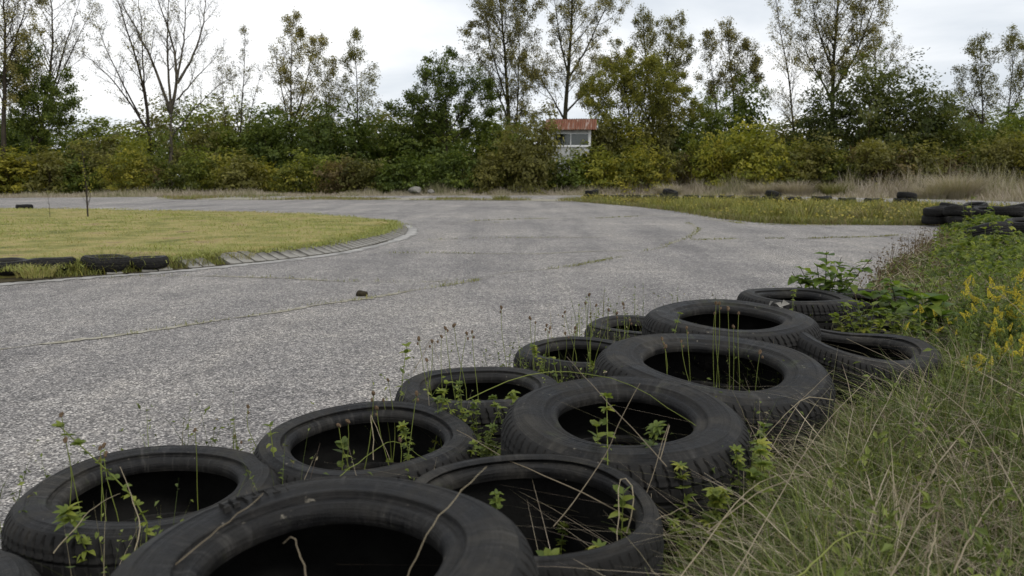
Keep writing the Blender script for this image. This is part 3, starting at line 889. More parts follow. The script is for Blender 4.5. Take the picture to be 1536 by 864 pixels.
def kids(pts, rad, m, t0, t1, ang, rng, jit=.25):
    n, k1, _ = pts.shape
    t = t0 + (t1 - t0) * (np.arange(m)[None, :] + rng.uniform(0, 1, (n, m))) / m
    x = t * (k1 - 1); i = np.minimum(x.astype(int), k1 - 2); fr = (x - i)[..., None]
    rows = np.arange(n)[:, None]
    p = pts[rows, i] * (1 - fr) + pts[rows, i + 1] * fr
    tg = norm(pts[rows, i + 1] - pts[rows, i])
    r = rad[rows, i] * (1 - fr[..., 0]) + rad[rows, i + 1] * fr[..., 0]
    az = np.arange(m)[None, :] * 2.4 + rng.uniform(0, 6.28, (n, 1)) + rng.normal(0, .4, (n, m))
    ref = np.array([.23, .11, .97]); u = np.cross(tg, ref)
    bad = np.linalg.norm(u, axis=-1) < .15
    u[bad] = np.cross(tg[bad], np.array([1., 0, 0]))
    u = norm(u); w = np.cross(tg, u)
    pe = u * np.cos(az)[..., None] + w * np.sin(az)[..., None]
    a = ang + rng.normal(0, jit, (n, m))[..., None] * .5
    d = tg * np.cos(a) + pe * np.sin(a)
    return p.reshape(-1, 3), d.reshape(-1, 3), r.reshape(-1), t.reshape(-1)

def resample(p, k):
    p = np.asarray(p, float)
    s = np.r_[0, np.cumsum(np.linalg.norm(np.diff(p, axis=0), axis=1))]
    t = np.linspace(0, s[-1], k)
    q = np.stack([np.interp(t, s, p[:, j]) for j in range(3)], 1)
    for _ in range(2):
        q[1:-1] = (q[:-2] + 2 * q[1:-1] + q[2:]) / 4
    return q

def tree(name, label, d, limbs, seed, bark, leaf, nleaf, lsz=.11, n1=18, l1=2.6, a1=.74, up1=.10, t0=.25, prof='pop', n2=7, l2=.42, n3=4, l3=.42, rtw=.0095, group='trees behind the track', spread=.2, cat='tree', tmin=.12):
    """limbs: [(list of pixel points bottom to top), base radius] set at the tree's own distance"""
    rng = np.random.default_rng(seed)
    base = None; mbt = MB(); tips = []
    for li_, (pp, rad) in enumerate(limbs):
        dz = rng.normal(0, spread)
        pts = []
        for j, (x, y) in enumerate(pp):
            dd = d + (0 if li_ == 0 else dz * j / max(1, len(pp) - 1) * 3)
            pts.append(W(x, y, dd))
        pts = resample(pts, 14)[None]
        if base is None: base = pts[0, 0].copy(); base[2] = 0
        k1 = pts.shape[1]
        pts[:, 1:-1] += rng.normal(0, .018, (1, k1 - 2, 3))
        tt = np.linspace(0, 1, k1)
        rr = (rad * (1 - .86 * tt ** .9))[None]
        mbt.add(*tubes(pts, rr, 8))
        Ltot = np.sum(np.linalg.norm(np.diff(pts[0], axis=0), axis=1))
        m1 = max(4, int(n1 * 1.35 * Ltot / 10.0))
        p, dr, r, t = kids(pts, rr, m1, t0 if li_ == 0 else tmin, .99, a1, rng)
        tn = (t - t.min()) / (np.ptp(t) + 1e-6)
        if prof == 'pop': pf = np.clip(np.sin(np.pi * (tn * .78 + .16)), .15, 1)
        elif prof == 'round': pf = np.sqrt(np.clip(1 - (tn * 1.5 - .6) ** 2 * .9, .1, 1))
        elif prof == 'cone': pf = np.clip(1.05 - tn * .85, .15, 1)
        else: pf = np.clip(.75 - .45 * tn, .2, 1)
        L1 = l1 * 1.22 * np.clip(pf, .34, 1) * rng.uniform(.55, 1.2, len(p))
        q1, r1 = grow(p, dr, L1, np.minimum(r * .55, .008 + .013 * L1), 7, .055, up1, rng)
        mbt.add(*tubes(q1, r1, 5))
        p, dr, r, t = kids(q1, r1, n2, .18, .99, .75, rng)
        Lp = np.repeat(L1, n2)
        L2 = np.clip(Lp * l2 * (1.1 - .6 * t) * rng.uniform(.6, 1.3, len(p)), .18, 2.2)
        q2, r2 = grow(p, dr, L2, np.maximum(r * .6, rtw), 4, .085, up1 * .8, rng)
        mbt.add(*tubes(q2, r2, 3))
        p, dr, r, t = kids(q2, r2, n3, .25, 1.0, .7, rng)
        L3 = np.clip(np.repeat(L2, n3) * l3 * rng.uniform(.6, 1.3, len(p)), .12, .9)
        q3, r3 = grow(p, dr, L3, np.full(len(p), rtw * .7), 2, .12, .06, rng)
        mbt.add(*tubes(q3, r3, 3))
        tips.append(q3.reshape(-1, 3)); tips.append(q2[:, 2:].reshape(-1, 3))
    off = base
    e = empty(name, base, (0, 0, 0), label, cat, group)
    me_ = mbt.mesh('trunk', True)
    co = np.zeros(len(me_.vertices) * 3, np.float32); me_.vertices.foreach_get('co', co)
    me_.vertices.foreach_set('co', (co.reshape(-1, 3) - off).astype(np.float32).ravel())
    obj('trunk', me_, bark, e)
    tp = np.concatenate(tips)
    if nleaf:
        # leaf clusters: some twigs carry many leaves, others none
        nleaf = int(nleaf * 2.4); lsz = lsz * .80
        vox = np.floor(tp / .7).astype(np.int64); key = vox[:, 0] * 7919 + vox[:, 1] * 104729 + vox[:, 2] * 1299709
        _, inv, cnt = np.unique(key, return_inverse=True, return_counts=True)
        hold = vnoise(tp[:, 0] + tp[:, 1] * .7, tp[:, 2], seed, 1.3) + rng.normal(0, .15, len(tp))
        w_ = np.clip(hold - .22, 0.03, 1) / cnt[inv.ravel()] ** .95; w_ /= w_.sum()
        i = rng.choice(len(tp), nleaf, p=w_)
        c = tp[i] + rng.normal(0, .12, (nleaf, 3))
        nr = norm(rng.normal(0, 1, (nleaf, 3)) + np.array([0, -.2, .5]))
        v, f = leaves(c - off, nr, lsz * rng.uniform(.6, 1.35, nleaf), rng, .7)
        obj('crown', mesh_np('crown', v, f, rng.random(nleaf)), leaf, e)
    return e

tree('tall_tree', 'tall thinly leaved tree whose trunk stands at the very end of the hedge', 56, [([(4, 288), (5, 200), (8, 90), (5, -40)], .17), ([(8, 110), (24, 60), (45, -15)], .07)], 101, M_bark, L_poplar, 5200, .11, 20, 2.4, t0=.35)
tree('bare_tree', 'nearly bare tree with fanned limbs above the dark leafy maple', 61, [([(60, 285), (62, 180), (74, 120), (82, 50), (70, -40)], .14), ([(62, 185), (84, 120), (100, 60), (120, 0)], .08), ([(62, 190), (50, 130), (22, 75), (10, 20)], .07), ([(64, 180), (96, 100), (118, 55), (140, 10)], .06)],
     102, M_bark, L_poplar, 2300, .10, 17, 2.2, t0=.5, prof='fan', tmin=.2)
tree('maple_tree', 'dark leafy young tree in front of the fanned bare tree', 58, [([(50, 288), (48, 200), (52, 120), (50, 90)], .09), ([(49, 210), (75, 160), (98, 130)], .05), ([(49, 210), (28, 150), (16, 115)], .05), ([(52, 220), (85, 185), (104, 160)], .04)], 103, M_bark, L_dark, 7500, .15, 22, 1.6, t0=.25, prof='round')
tree('bare_tree', 'large pale barked bare tree with high forked limbs', 60, [([(255, 286), (256, 235), (257, 165)], .20),
     ([(257, 170), (244, 135), (228, 90), (205, 45), (165, -30)], .105), ([(257, 168), (266, 125), (262, 70), (240, 10), (228, -30)], .105),
     ([(257, 166), (252, 110), (250, 60), (255, -30)], .085), ([(266, 125), (290, 85), (305, 40), (312, -30)], .085), ([(265, 150), (300, 110), (335, 75)], .055),
     ([(258, 205), (290, 165), (330, 125), (362, 108)], .055), ([(266, 118), (276, 60), (280, -30)], .07)], 104, M_barkpale, L_poplar, 1500, .09, 14, 2.0, a1=.7, t0=.85, prof='fan', up1=.10, tmin=.25, n2=8, n3=4)
tree('bare_tree', 'leaning bare tree with limbs spread beside the pale trunk', 63, [([(226, 286), (224, 200), (218, 130), (198, 70), (176, 0), (168, -30)], .13), ([(224, 200), (200, 160), (165, 115), (120, 75)], .075), ([(222, 170), (214, 110), (214, 60), (206, -20)], .07),
     ([(210, 175), (186, 130), (158, 70), (140, 20)], .06)], 105, M_bark, L_poplar, 1500, .09, 14, 1.9, a1=.7, t0=.45, prof='fan', up1=.10, tmin=.3, n2=8, n3=4)
tree('slender_tree', 'slender sparse tree with several thin stems', 64, [([(360, 284), (360, 200), (366, 110), (368, 45)], .075), ([(345, 284), (338, 180), (332, 110), (335, 70)], .05), ([(362, 230), (352, 150), (345, 95)], .04), ([(366, 230), (380, 150), (395, 100)], .045)], 106, M_bark, L_poplar, 1300, .09, 15, 1.2, t0=.35, prof='fan', n2=7, n3=4)
tree('poplar_tree', 'medium leafy tree with upswept stems over the dark hedge', 64, [([(437, 284), (437, 190), (436, 110), (440, 30)], .10), ([(436, 200), (422, 130), (412, 75)], .06), ([(438, 195), (458, 130), (470, 70), (478, 55)], .06), ([(437, 205), (470, 140), (500, 105)], .05)], 107, M_bark, L_poplar, 5600, .11, 18, 1.5, t0=.4)
tree('young_tree', 'lone sparse tree with drooping side boughs beside the sky gap', 64, [([(538, 284), (537, 180), (535, 110), (530, 52)], .085), ([(537, 190), (520, 150), (502, 125)], .04)], 108, M_bark, L_olive, 2600, .11, 20, 1.7, a1=1.0, t0=.42, prof='cone', up1=.03)
tree('poplar_tree', 'shorter thin tree crowded between the upswept tree and the lone sparse tree', 66, [([(497, 284), (492, 200), (488, 130), (486, 95)], .06), ([(492, 210), (505, 160), (512, 120)], .04)], 120, M_bark, L_olive, 1500, .10, 16, 1.2, t0=.35)
tree('round_tree', 'rounded dark green leafy tree beside the twin tall poplars', 61, [([(670, 285), (670, 200), (668, 140), (672, 92)], .09), ([(668, 205), (645, 150), (635, 112)], .055), ([(670, 205), (700, 150), (712, 110)], .055), ([(668, 215), (630, 180), (617, 150)], .04), ([(672, 215), (715, 180), (738, 150)], .045)], 109, M_bark, L_dark, 9500, .14, 20, 1.4, t0=.45, prof='round')
tree('poplar_tree', 'tall poplar of thinning leaves between the round tree and the booth', 66, [([(764, 284), (764, 180), (758, 90), (750, 0), (745, -60)], .19), ([(764, 185), (740, 120), (715, 80)], .075), ([(768, 284), (776, 170), (778, 90), (780, 0)], .09), ([(762, 160), (735, 70), (725, -10)], .07)], 110, M_barkgreen, L_poplar, 12500, .115, 20, 2.1, t0=.42)
tree('poplar_tree', 'tall poplar rising straight behind the rusty roofed booth', 67, [([(846, 284), (846, 180), (855, 90), (858, 0), (858, -60)], .22), ([(848, 170), (885, 130), (910, 118)], .08), ([(846, 178), (822, 135), (803, 105)], .075), ([(852, 120), (882, 70), (905, 20), (918, -20)], .085), ([(852, 110), (838, 50), (830, -20)], .08)], 111, M_barkgreen, L_poplar, 11500, .115, 19, 2.1, t0=.42)
tree('poplar_tree', 'brownish olive poplar behind the yellow green willow', 69, [([(980, 282), (980, 180), (968, 90), (965, 18)], .13), ([(980, 180), (1000, 110), (1008, 30)], .09), ([(978, 190), (940, 120), (922, 70)], .08), ([(980, 170), (1015, 120), (1028, 60)], .06)], 112, M_barkgreen, L_olive, 11000, .115, 20, 1.6, t0=.4)
tree('willow_tree', 'dense yellow green willow beside the booth', 63, [([(945, 285), (945, 200), (940, 140), (930, 105)], .12), ([(945, 220), (910, 170), (892, 140)], .06), ([(945, 215), (985, 160), (1010, 115)], .08), ([(948, 225), (1000, 190), (1030, 150)], .06), ([(950, 230), (960, 170), (975, 100)], .06)], 113, M_barkgreen, L_willow, 15000, .13, 22, 1.8, t0=.2, prof='round')
tree('poplar_tree', 'tree with two visible trunks and rounded thinning crown', 65, [([(1106, 284), (1104, 180), (1098, 120), (1090, 35)], .10), ([(1075, 284), (1078, 180), (1068, 110), (1060, 50)], .08), ([(1104, 190), (1118, 120), (1122, 70)], .06)], 114, M_barkgreen, L_poplar, 8800, .115, 18, 1.45, t0=.36)
tree('slender_tree', 'slender leaning sparse tree in the gap beside the tallest poplar', 64, [([(1193, 284), (1191, 200), (1182, 100), (1168, 40), (1160, -40)], .085), ([(1190, 190), (1170, 160), (1152, 140)], .03)], 115, M_bark, L_poplar, 1700, .10, 22, 1.3, t0=.22)
tree('poplar_tree', 'tallest spreading poplar above the layered dark yews', 65, [([(1247, 284), (1248, 180), (1250, 90), (1258, 0), (1262, -60)], .20), ([(1248, 150), (1215, 90), (1195, 50)], .08), ([(1250, 140), (1285, 80), (1312, 10), (1322, -20)], .09), ([(1250, 110), (1225, 40), (1215, -20)], .08), ([(1252, 100), (1290, 50), (1300, -10)], .07)], 116, M_barkgreen, L_poplar, 11500, .115, 20, 2.1, t0=.4)
tree('poplar_tree', 'fine twigged sparse tree partly behind the tallest poplar', 72, [([(1312, 282), (1313, 150), (1312, 90), (1316, 50)], .09), ([(1312, 140), (1335, 95), (1350, 70)], .05), ([(1312, 150), (1345, 120), (1362, 105)], .04)], 117, M_bark, L_poplar, 2800, .10, 22, 1.7, t0=.35)
tree('young_tree', 'sparse leafy tree past the dark yews, beside its thinner twin', 66, [([(1475, 284), (1474, 180), (1472, 110), (1470, 58)], .085), ([(1474, 190), (1450, 140), (1438, 105)], .05), ([(1474, 200), (1440, 165), (1420, 145)], .04)], 118, M_bark, L_olive, 3600, .115, 18, 1.5, t0=.36)
tree('young_tree', 'thinner sparse tree with upright twigs past the dark yews', 67, [([(1512, 284), (1512, 180), (1518, 110), (1522, 50)], .085), ([(1512, 180), (1534, 130), (1545, 90)], .05)], 119, M_bark, L_olive, 2800, .11, 18, 1.4, t0=.36)

# ------------------------------------------------------------------ shrubs
def shrub_mesh(r, h, nc, nl, lsz, seed, lobes=7, layered=False, spiky=.35):
    rng = np.random.default_rng(seed)
    lc, lr = [], []
    for k in range(lobes):
        a = rng.uniform(0, 6.28); q = np.sqrt(rng.random()) * .62 * r
        hh = h * rng.uniform(.25, .78) * (1 - .35 * (q / r))
        lc.append((q * math.cos(a), q * math.sin(a), hh)); lr.append((r * rng.uniform(.3, .5), min(hh, h - hh) * rng.uniform(.85, 1.1) + .12 * h))
    lc.append((0, 0, h * .62)); lr.append((r * .45, h * .38))
    lc = np.array(lc); lr = np.array(lr)
    i = rng.integers(0, len(lc), nc)
    u = norm(rng.normal(0, 1, (nc, 3)) + np.array([0, 0, .35]))
    ext = 1 + np.where(rng.random(nc) < spiky, rng.uniform(.05, .34, nc), rng.uniform(-.3, .05, nc))
    c = lc[i] + u * np.stack([lr[i, 0], lr[i, 0], lr[i, 1]], 1) * ext[:, None]
    c[:, 2] = np.clip(c[:, 2], .04 * h, None)
    sp = np.array([.14, .14, .07]) * (r ** .5) * (1.0 if not layered else 1.2)
    if layered: sp[2] *= .45
    nn = int(nc * nl)
    j = rng.integers(0, nc, nn)
    dirj = norm(u + rng.normal(0, .5, u.shape))
    along = rng.uniform(-1, 1, nn)[:, None]
    p = c[j] + rng.normal(0, 1, (nn, 3)) * sp + dirj[j] * along * .22 * (r ** .5)
    p[:, 2] = np.clip(p[:, 2], .01, None)
    nr = norm(dirj[j] * .9 + rng.normal(0, .38, (nn, 3)) + np.array([0, 0, .5]))
    v, f = leaves(p, nr, lsz * rng.uniform(.6, 1.4, nn), rng, .62)
    cl = rng.random(nc)
    fol = mesh_np('foliage', v, f, np.clip(.55 * cl[j] + .45 * rng.random(nn), 0, 1))
    st = np.zeros((len(lc), 3)); st[:, :2] = rng.normal(0, .06 * r, (len(lc), 2))
    pts = np.stack([st, st * .6 + lc * np.array([.35, .35, .55]), lc, lc + np.c_[lc[:, :2] * .2, lr[:, 1] * .7]], 1)
    tv, tf = tubes(pts, np.array([.03, .022, .014, .004])[None] * (h / 2.2) ** .5 * np.ones((len(lc), 1)), 4)
    stem = mesh_np('stem', tv, tf, smooth=True); stem.materials.append(M_stem)
    return fol, stem

SM = {'s': [shrub_mesh(1.25, 1.5, 100, 20, .15, 300 + k, 6, spiky=.5) for k in range(4)],
      'm': [shrub_mesh(1.9, 2.9, 190, 21, .18, 320 + k, 8) for k in range(4)],
      'l': [shrub_mesh(2.9, 5.2, 300, 21, .23, 340 + k, 10) for k in range(3)],
      'y': [shrub_mesh(2.8, 5.6, 340, 21, .20, 360 + k, 11, True) for k in range(2)]}
SZ = {'s': (1.25, 1.5), 'm': (1.9, 2.9), 'l': (2.9, 5.2), 'y': (2.8, 5.6)}
LM = {'dk': (L_dark, 'dark green'), 'md': (L_mid, 'mid green'), 'ol': (L_olive, 'olive'), 'yg': (L_yg, 'yellowing'), 'br': (L_bright, 'bright green'), 'bn': (L_brown, 'dry brown'), 'yw': (L_yew, 'deep green yew like')}
rs = np.random.default_rng(9)
def shrub(px, d, top, wpx, kind, lm, label, group, name='shrub', cat='shrub'):
    """px centre, distance, pixel row of its top, width in pixels"""
    p = W(px, 265, d); h = W(px, top, d)[2]; w = wpx / FPX * d * DK / 2
    R0, H0 = SZ[kind]
    k = int(rs.integers(0, len(SM[kind])))
    e = empty(name, (p[0], d * DK, -.04), (0, 0, rs.uniform(0, 6.28)), label, cat, group)
    e.scale = (w / (R0 * .92), w / (R0 * .92) * rs.uniform(.85, 1.1), h / (H0 * 1.02))
    obj('foliage', SM[kind][k][0], LM[lm][0], e)
    obj('stem', SM[kind][k][1], M_stem, e)
    return e

LMK = [(5, 'the end trunk'), (60, 'the fanned bare tree'), (225, 'the leaning bare tree'), (257, 'the pale barked bare tree'), (360, 'the slender many stemmed tree'), (437, 'the upswept tree'), (490, 'the crowded thin tree'), (538, 'the lone sparse tree'), (605, 'the pale rubble'), (670, 'the round dark tree'), (765, 'the poplar beside the booth'), (855, 'the booth'), (930, 'the willow'), (1000, 'the brownish poplar'),
       (1085, 'the two trunked tree'), (1193, 'the slender leaning tree'), (1248, 'the tallest poplar'), (1320, 'the yew clump'), (1405, 'the low end of the yew clump'), (1475, 'the sparse leafy tree'), (1515, 'the thin upright twigged tree')]
def lmk(px): return min(LMK, key=lambda a: abs(a[0] - px))[1]
# the far wood line
for k, px in enumerate(np.arange(-20, 1580, 62)):
    top = [180, 186, 196, 178, 174, 178, 172, 180, 174, 182, 176, 178, 186, 190, 196, 196, 200, 196, 198, 200, 196, 205, 200, 190, 186, 190][k % 26]
    shrub(px + rs.uniform(-10, 10), 92 + rs.uniform(-3, 5), top + rs.uniform(-3, 3), 105 + rs.uniform(-10, 25), 'l', ['md', 'dk', 'ol', 'md', 'ol', 'dk'][k % 6],
          'distant ' + LM[['md', 'dk', 'ol', 'md', 'ol', 'dk'][k % 6]][1] + ' tree in the wood line beyond ' + lmk(px), 'distant wood line', 'distant_tree', 'tree')
# the dark hedge
hedge = [(20, 200, 90, 'dk'), (85, 205, 90, 'dk'), (150, 208, 80, 'ol'), (205, 204, 90, 'md'), (262, 208, 80, 'dk'), (300, 205, 80, 'ol'), (345, 208, 80, 'md'), (392, 198, 90, 'dk'), (432, 190, 100, 'dk'), (482, 180, 95, 'dk'),
         (530, 182, 100, 'dk'), (578, 186, 95, 'dk'), (622, 188, 100, 'dk'), (668, 190, 100, 'dk'), (715, 188, 100, 'dk'), (755, 196, 80, 'dk'), (905, 200, 70, 'ol'), (940, 195, 80, 'yg'), (985, 190, 90, 'ol'), (1030, 192, 80, 'dk'), (1065, 168, 70, 'dk'), (1105, 150, 95, 'dk'),
         (1150, 205, 80, 'ol'), (1200, 208, 80, 'dk'), (1440, 180, 95, 'dk'), (1490, 178, 100, 'dk'), (1545, 182, 95, 'dk')]
for px, top, w, lm in hedge:
    d = 62.5 + rs.uniform(-1.2, 1.8)
    shrub(px, d, top + rs.uniform(-8, 9), w * rs.uniform(.95, 1.25), 'l' if top < 200 else 'm', lm, LM[lm][1] + (' tall' if top < 195 else ' lower') + ' hedge shrub growing by ' + lmk(px), 'tall hedge behind the track')
# layered yews
for px, top, w, lb in ((1245, 128, 100, 'under the tallest poplar'), (1300, 106, 130, 'topping the yew clump'), (1352, 128, 130, 'in the middle of the yew clump'), (1405, 150, 110, 'with rusty tips at the low end of the yew clump')):
    shrub(px, 60 + rs.uniform(-1, 1), top, w, 'y', 'yw', 'layered dark evergreen ' + lb, 'dark evergreen clump', 'evergreen_tree', 'tree')
# front brambles and thicket
front = [(22, 228, 85, 'yg'), (-20, 235, 70, 'yg'), (75, 236, 70, 'ol'), (112, 246, 60, 'dk'), (145, 238, 70, 'ol'), (188, 226, 70, 'yg'), (206, 216, 46, 'br'), (232, 248, 60, 'bn'), (262, 246, 70, 'yg'), (300, 240, 60, 'md'), (330, 244, 66, 'yg'), (368, 240, 70, 'ol'), (402, 246, 60, 'yg'),
         (440, 244, 70, 'yg'), (475, 240, 60, 'md'), (505, 244, 60, 'bn'), (545, 246, 66, 'ol'), (585, 246, 60, 'dk'), (625, 240, 70, 'dk'), (662, 238, 70, 'dk'), (700, 232, 70, 'dk'), (738, 226, 76, 'ol'), (770, 205, 80, 'ol'), (806, 188, 76, 'ol'), (846, 240, 70, 'dk'), (770, 246, 66, 'yg'),
         (815, 246, 60, 'yg'), (872, 242, 60, 'yg'), (905, 236, 66, 'br'), (935, 240, 60, 'yg'), (968, 226, 70, 'yg'), (1000, 240, 60, 'ol'), (1045, 215, 46, 'br'), (1030, 238, 60, 'bn'), (1070, 232, 66, 'yg'), (1108, 206, 92, 'br'), (1145, 224, 70, 'yg'), (1180, 228, 66, 'yg'), (1215, 224, 70, 'ol'), (1250, 222, 70, 'yg'), (1285, 232, 70, 'bn'),
         (1318, 228, 70, 'ol'), (1350, 236, 70, 'bn'), (1385, 232, 76, 'ol'), (1420, 236, 70, 'bn'), (1455, 226, 76, 'yg'), (1495, 220, 76, 'ol'), (1530, 206, 80, 'yg'), (1560, 214, 70, 'yg')]
where = [(260, 'below the bare trees'), (620, 'below the upswept and lone trees'), (830, 'by the near side of the booth'), (1060, 'below the willow'), (1240, 'below the slender leaning tree'), (9999, 'below the yew clump')]
for px, top, w, lm in front:
    d = 56.0 + rs.uniform(-1.0, 1.5)
    if px > 1290: d = 54.5 + rs.uniform(-1, 1)
    wl = next(t for x, t in where if px < x)
    k = 'm' if top < 230 else 's'
    shrub(px, d, top + rs.uniform(-9, 7), w * rs.uniform(.95, 1.4), k, lm, LM[lm][1] + (' large' if top < 230 else ' low') + ' thicket shrub in front of ' + lmk(px), 'thicket along the far verge')

# rubble in the weeds
def rock(loc, sx, sy, sz, seed, mat, label, name='rock', cat='rock', parent=None):
    rng = np.random.default_rng(seed)
    bm_ = bmesh.new(); bmesh.ops.create_icosphere(bm_, subdivisions=3, radius=1)
    pl = norm(rng.normal(0, 1, (14, 3))); dl = rng.uniform(.62, .95, 14)
    for v in bm_.verts:
        c = np.array(v.co); k = min(1.0, min(dd / max(1e-3, c @ n_) for n_, dd in zip(pl, dl) if c @ n_ > .05))
        c = c * k * (1 + rng.normal(0, .012)); v.co = (c[0] * sx, c[1] * sy, max(c[2], -.5) * sz + .45 * sz)
    m_ = bpy.data.meshes.new(name); bm_.to_mesh(m_); bm_.free()
    return tag(obj(name, m_, mat, parent, loc), label, cat)
p = G(604, 293)
rock((p[0] * .92, 42.6, .1), .42, .3, .27, 3, M_rock, 'pale concrete rubble lump in the dry grass below the hedge')
p = G(632, 293); rock((p[0] * .92, 42.4, .1), .2, .18, .16, 4, M_rock, 'small pale rubble piece beside the larger lump')
p = G(541, 445); rock((p[0], p[1] + .05, 0), .05, .04, .036, 6, M_clod, 'dark lump of earth lying alone on the asphalt', 'earth_clod', 'clod')

# ------------------------------------------------------------------ grasses (nobody could count them)
def scatter_poly(poly, n, rng, logd=False):
    poly = np.asarray(poly)[:, :2]
    lo, hi = poly.min(0), poly.max(0)
    out = np.zeros((0, 2))
    while len(out) < n:
        if logd:
            y = lo[1] * (hi[1] / lo[1]) ** rng.random(n * 3)
            x = rng.uniform(lo[0], hi[0], n * 3)
            k = rng.random(n * 3) < (lo[1] / y) ** .6
            x, y = x[k], y[k]
        else:
            x = rng.uniform(lo[0], hi[0], n * 3); y = rng.uniform(lo[1], hi[1], n * 3)
        k = inpoly(x, y, poly)
        out = np.concatenate([out, np.stack([x[k], y[k]], 1)])
    return out[:n]

# lawn
rg = np.random.default_rng(21)
p = scatter_poly(LAWN, 95000, rg, True)
vis = np.abs(p[:, 0] / p[:, 1]) < .75
p = p[vis]; n = len(p)
patch = vnoise(p[:, 0], p[:, 1], 61, .55) * .6 + vnoise(p[:, 0], p[:, 1], 62, 2.1) * .4
z = lawn_z(p[:, 0], p[:, 1]) - .01
h = rg.uniform(.015, .055, n) * (.4 + 1.3 * patch)
mb = MB()
v, f = blades(np.c_[p, z], h, rg.uniform(.4, 2.0, n), np.maximum(.004, .00065 * p[:, 1]), rg, 2)
mb.add(v, f, rep(np.clip(patch * 1.8 - .4 + rg.normal(0, .24, n), 0, 1), 2))
# longer fringe hanging over the kerb
i = rg.integers(0, len(inner), 15000)
fr = np.c_[inner[i] + kn[i] * rg.normal(.03, .12, (len(i), 1)), np.full(len(i), .085)]
pxf = 768 + FPX * fr[:, 0] / fr[:, 1]
keep = (vnoise(fr[:, 0], fr[:, 1], 63, 1.6) > .2) | (pxf < 330)
fr = fr[keep]; pxf = pxf[keep]; n = len(fr)
hh = rg.uniform(.02, .065, n) * np.where(pxf < 330, 1.35, 1)
v, f = blades(fr, hh, rg.uniform(.3, 1.6, n), .009, rg, 2)
mb.add(v, f, rep(np.clip(rg.normal(.72, .2, n), 0, 1), 2))
tag(obj('lawn_grass', mb.mesh('lawn_grass'), GR_lawn), 'short yellowish mown grass on the lawn island', 'grass', kind='stuff')
# grass creeping over the grown-over kerb stretch
i = rg.integers(0, len(KP), 15000)
pk = KP[i] + kn[i] * rg.uniform(.03, .62, (len(i), 1))
pxk = 768 + FPX * pk[:, 0] / pk[:, 1]
keep = (pxk < 335) & (pxk > -60) & (vnoise(pk[:, 0], pk[:, 1], 65, 2.2) > .40)
pk = pk[keep]; n = len(pk)
mb = MB()
v, f = blades(np.c_[pk, np.full(n, .0)], rg.uniform(.05, .15, n), rg.uniform(.2, 1.2, n), .008, rg, 2)
mb.add(v, f, rep(np.clip(rg.normal(.6, .25, n), 0, 1), 2))
tag(obj('kerb_grass', mb.mesh('kerb_grass'), GR_verge), 'grass creeping over the broken kerb by the lawn tyres', 'grass', kind='stuff')
poly_sheet('kerb_soil', [tuple(q) for q in KP[:260:6]] + [tuple(q) for q in (KP + kn * .66)[:260:6][::-1]], M_soil, z=.01)

# far dry verge beyond the road
BACKP = np.array([q[:2] for q in back_edge])
rg = np.random.default_rng(22)
n = 70000
x = rg.uniform(-31, 33, n)
yb = np.interp(x, BACKP[:, 0], BACKP[:, 1])
wv = np.clip(45.5 - yb, 2, 12)
y = yb + .1 + wv * rg.random(n) ** 1.35
cl = vnoise(x, y, 71, .5) * .5 + vnoise(x, y, 72, 1.6) * .5
pxx = 768 + FPX * x / y
hs = np.interp(pxx, [0, 240, 520, 640, 860, 960, 1100, 1250, 1536], [.22, .40, .60, .62, .75, 1.1, 1.2, 1.4, 1.4])
front_low = np.clip((y - yb) / 3.0, .22, 1)
gap = np.clip((vnoise(x, y * .6, 73, .33) - .22) * 3, .18, 1)
h = hs * front_low * (.15 + 1.6 * cl ** 1.7) * rg.uniform(.5, 1.3, n) * gap
mb = MB()
v, f = blades(np.c_[x, y, np.full(n, -.05)], h, rg.uniform(.1, .8, n), .022, rg, 3)
mb.add(v, f, rep(np.clip(cl * 1.3 - .3 + rg.normal(0, .2, n), 0, 1), 3))
tag(obj('dry_grass', mb.mesh('dry_grass'), GR_dry), 'tall dry straw coloured grass along the far verge', 'grass', kind='stuff')
# big pale tussocks, each one a plant
def tussock(px, d, h, r, n, label, mat, seed, group='pale grass tussocks by the far road', name='grass_tussock', w=.02):
    rng = np.random.default_rng(seed)
    c = W(px, 265, d)
    e = empty(name, (c[0], d * DK, -.05), (0, 0, 0), label, 'grass tussock', group)
    a = rng.uniform(0, 6.28, n); q = np.sqrt(rng.random(n)) * r * .6
    b = np.c_[q * np.cos(a), q * np.sin(a), np.zeros(n)]
    v, f = blades(b, h * rng.uniform(.5, 1.15, n), .25 + .75 * q / r + rng.uniform(0, .35, n), w, rng, 3, az=a + rng.normal(0, .5, n))
    obj('blade_clump', mesh_np('blade_clump', v, f, rep(np.clip(rng.normal(.35, .25, n), 0, 1), 3)), mat, e)
    return e
tussock(1432, 44, 1.25, 1.5, 1500, 'largest pale silvery grass tussock beside the far road', GR_dry, 1)
tussock(1400, 43.5, .8, .9, 700, 'low pale tussock leaning out from the largest tussock', GR_dry, 2)
tussock(1195, 50, .95, 1.2, 900, 'rounded pale tussock behind the verge tyres', GR_dry, 3)
tussock(1150, 50.5, .8, 1.0, 700, 'low greyish tussock next to the rounded pale tussock', GR_dry, 4)
tussock(1255, 50, .8, 1.0, 700, 'greenish tussock past the rounded pale tussock', GR_verge, 5)
tussock(752, 41, .34, .5, 300, 'dark green grass tuft on the thin patchy verge', GR_verge, 6)
tussock(570, 41.5, .2, .4, 160, 'small tuft on the thin patchy verge near the lawn tip', GR_verge, 7)
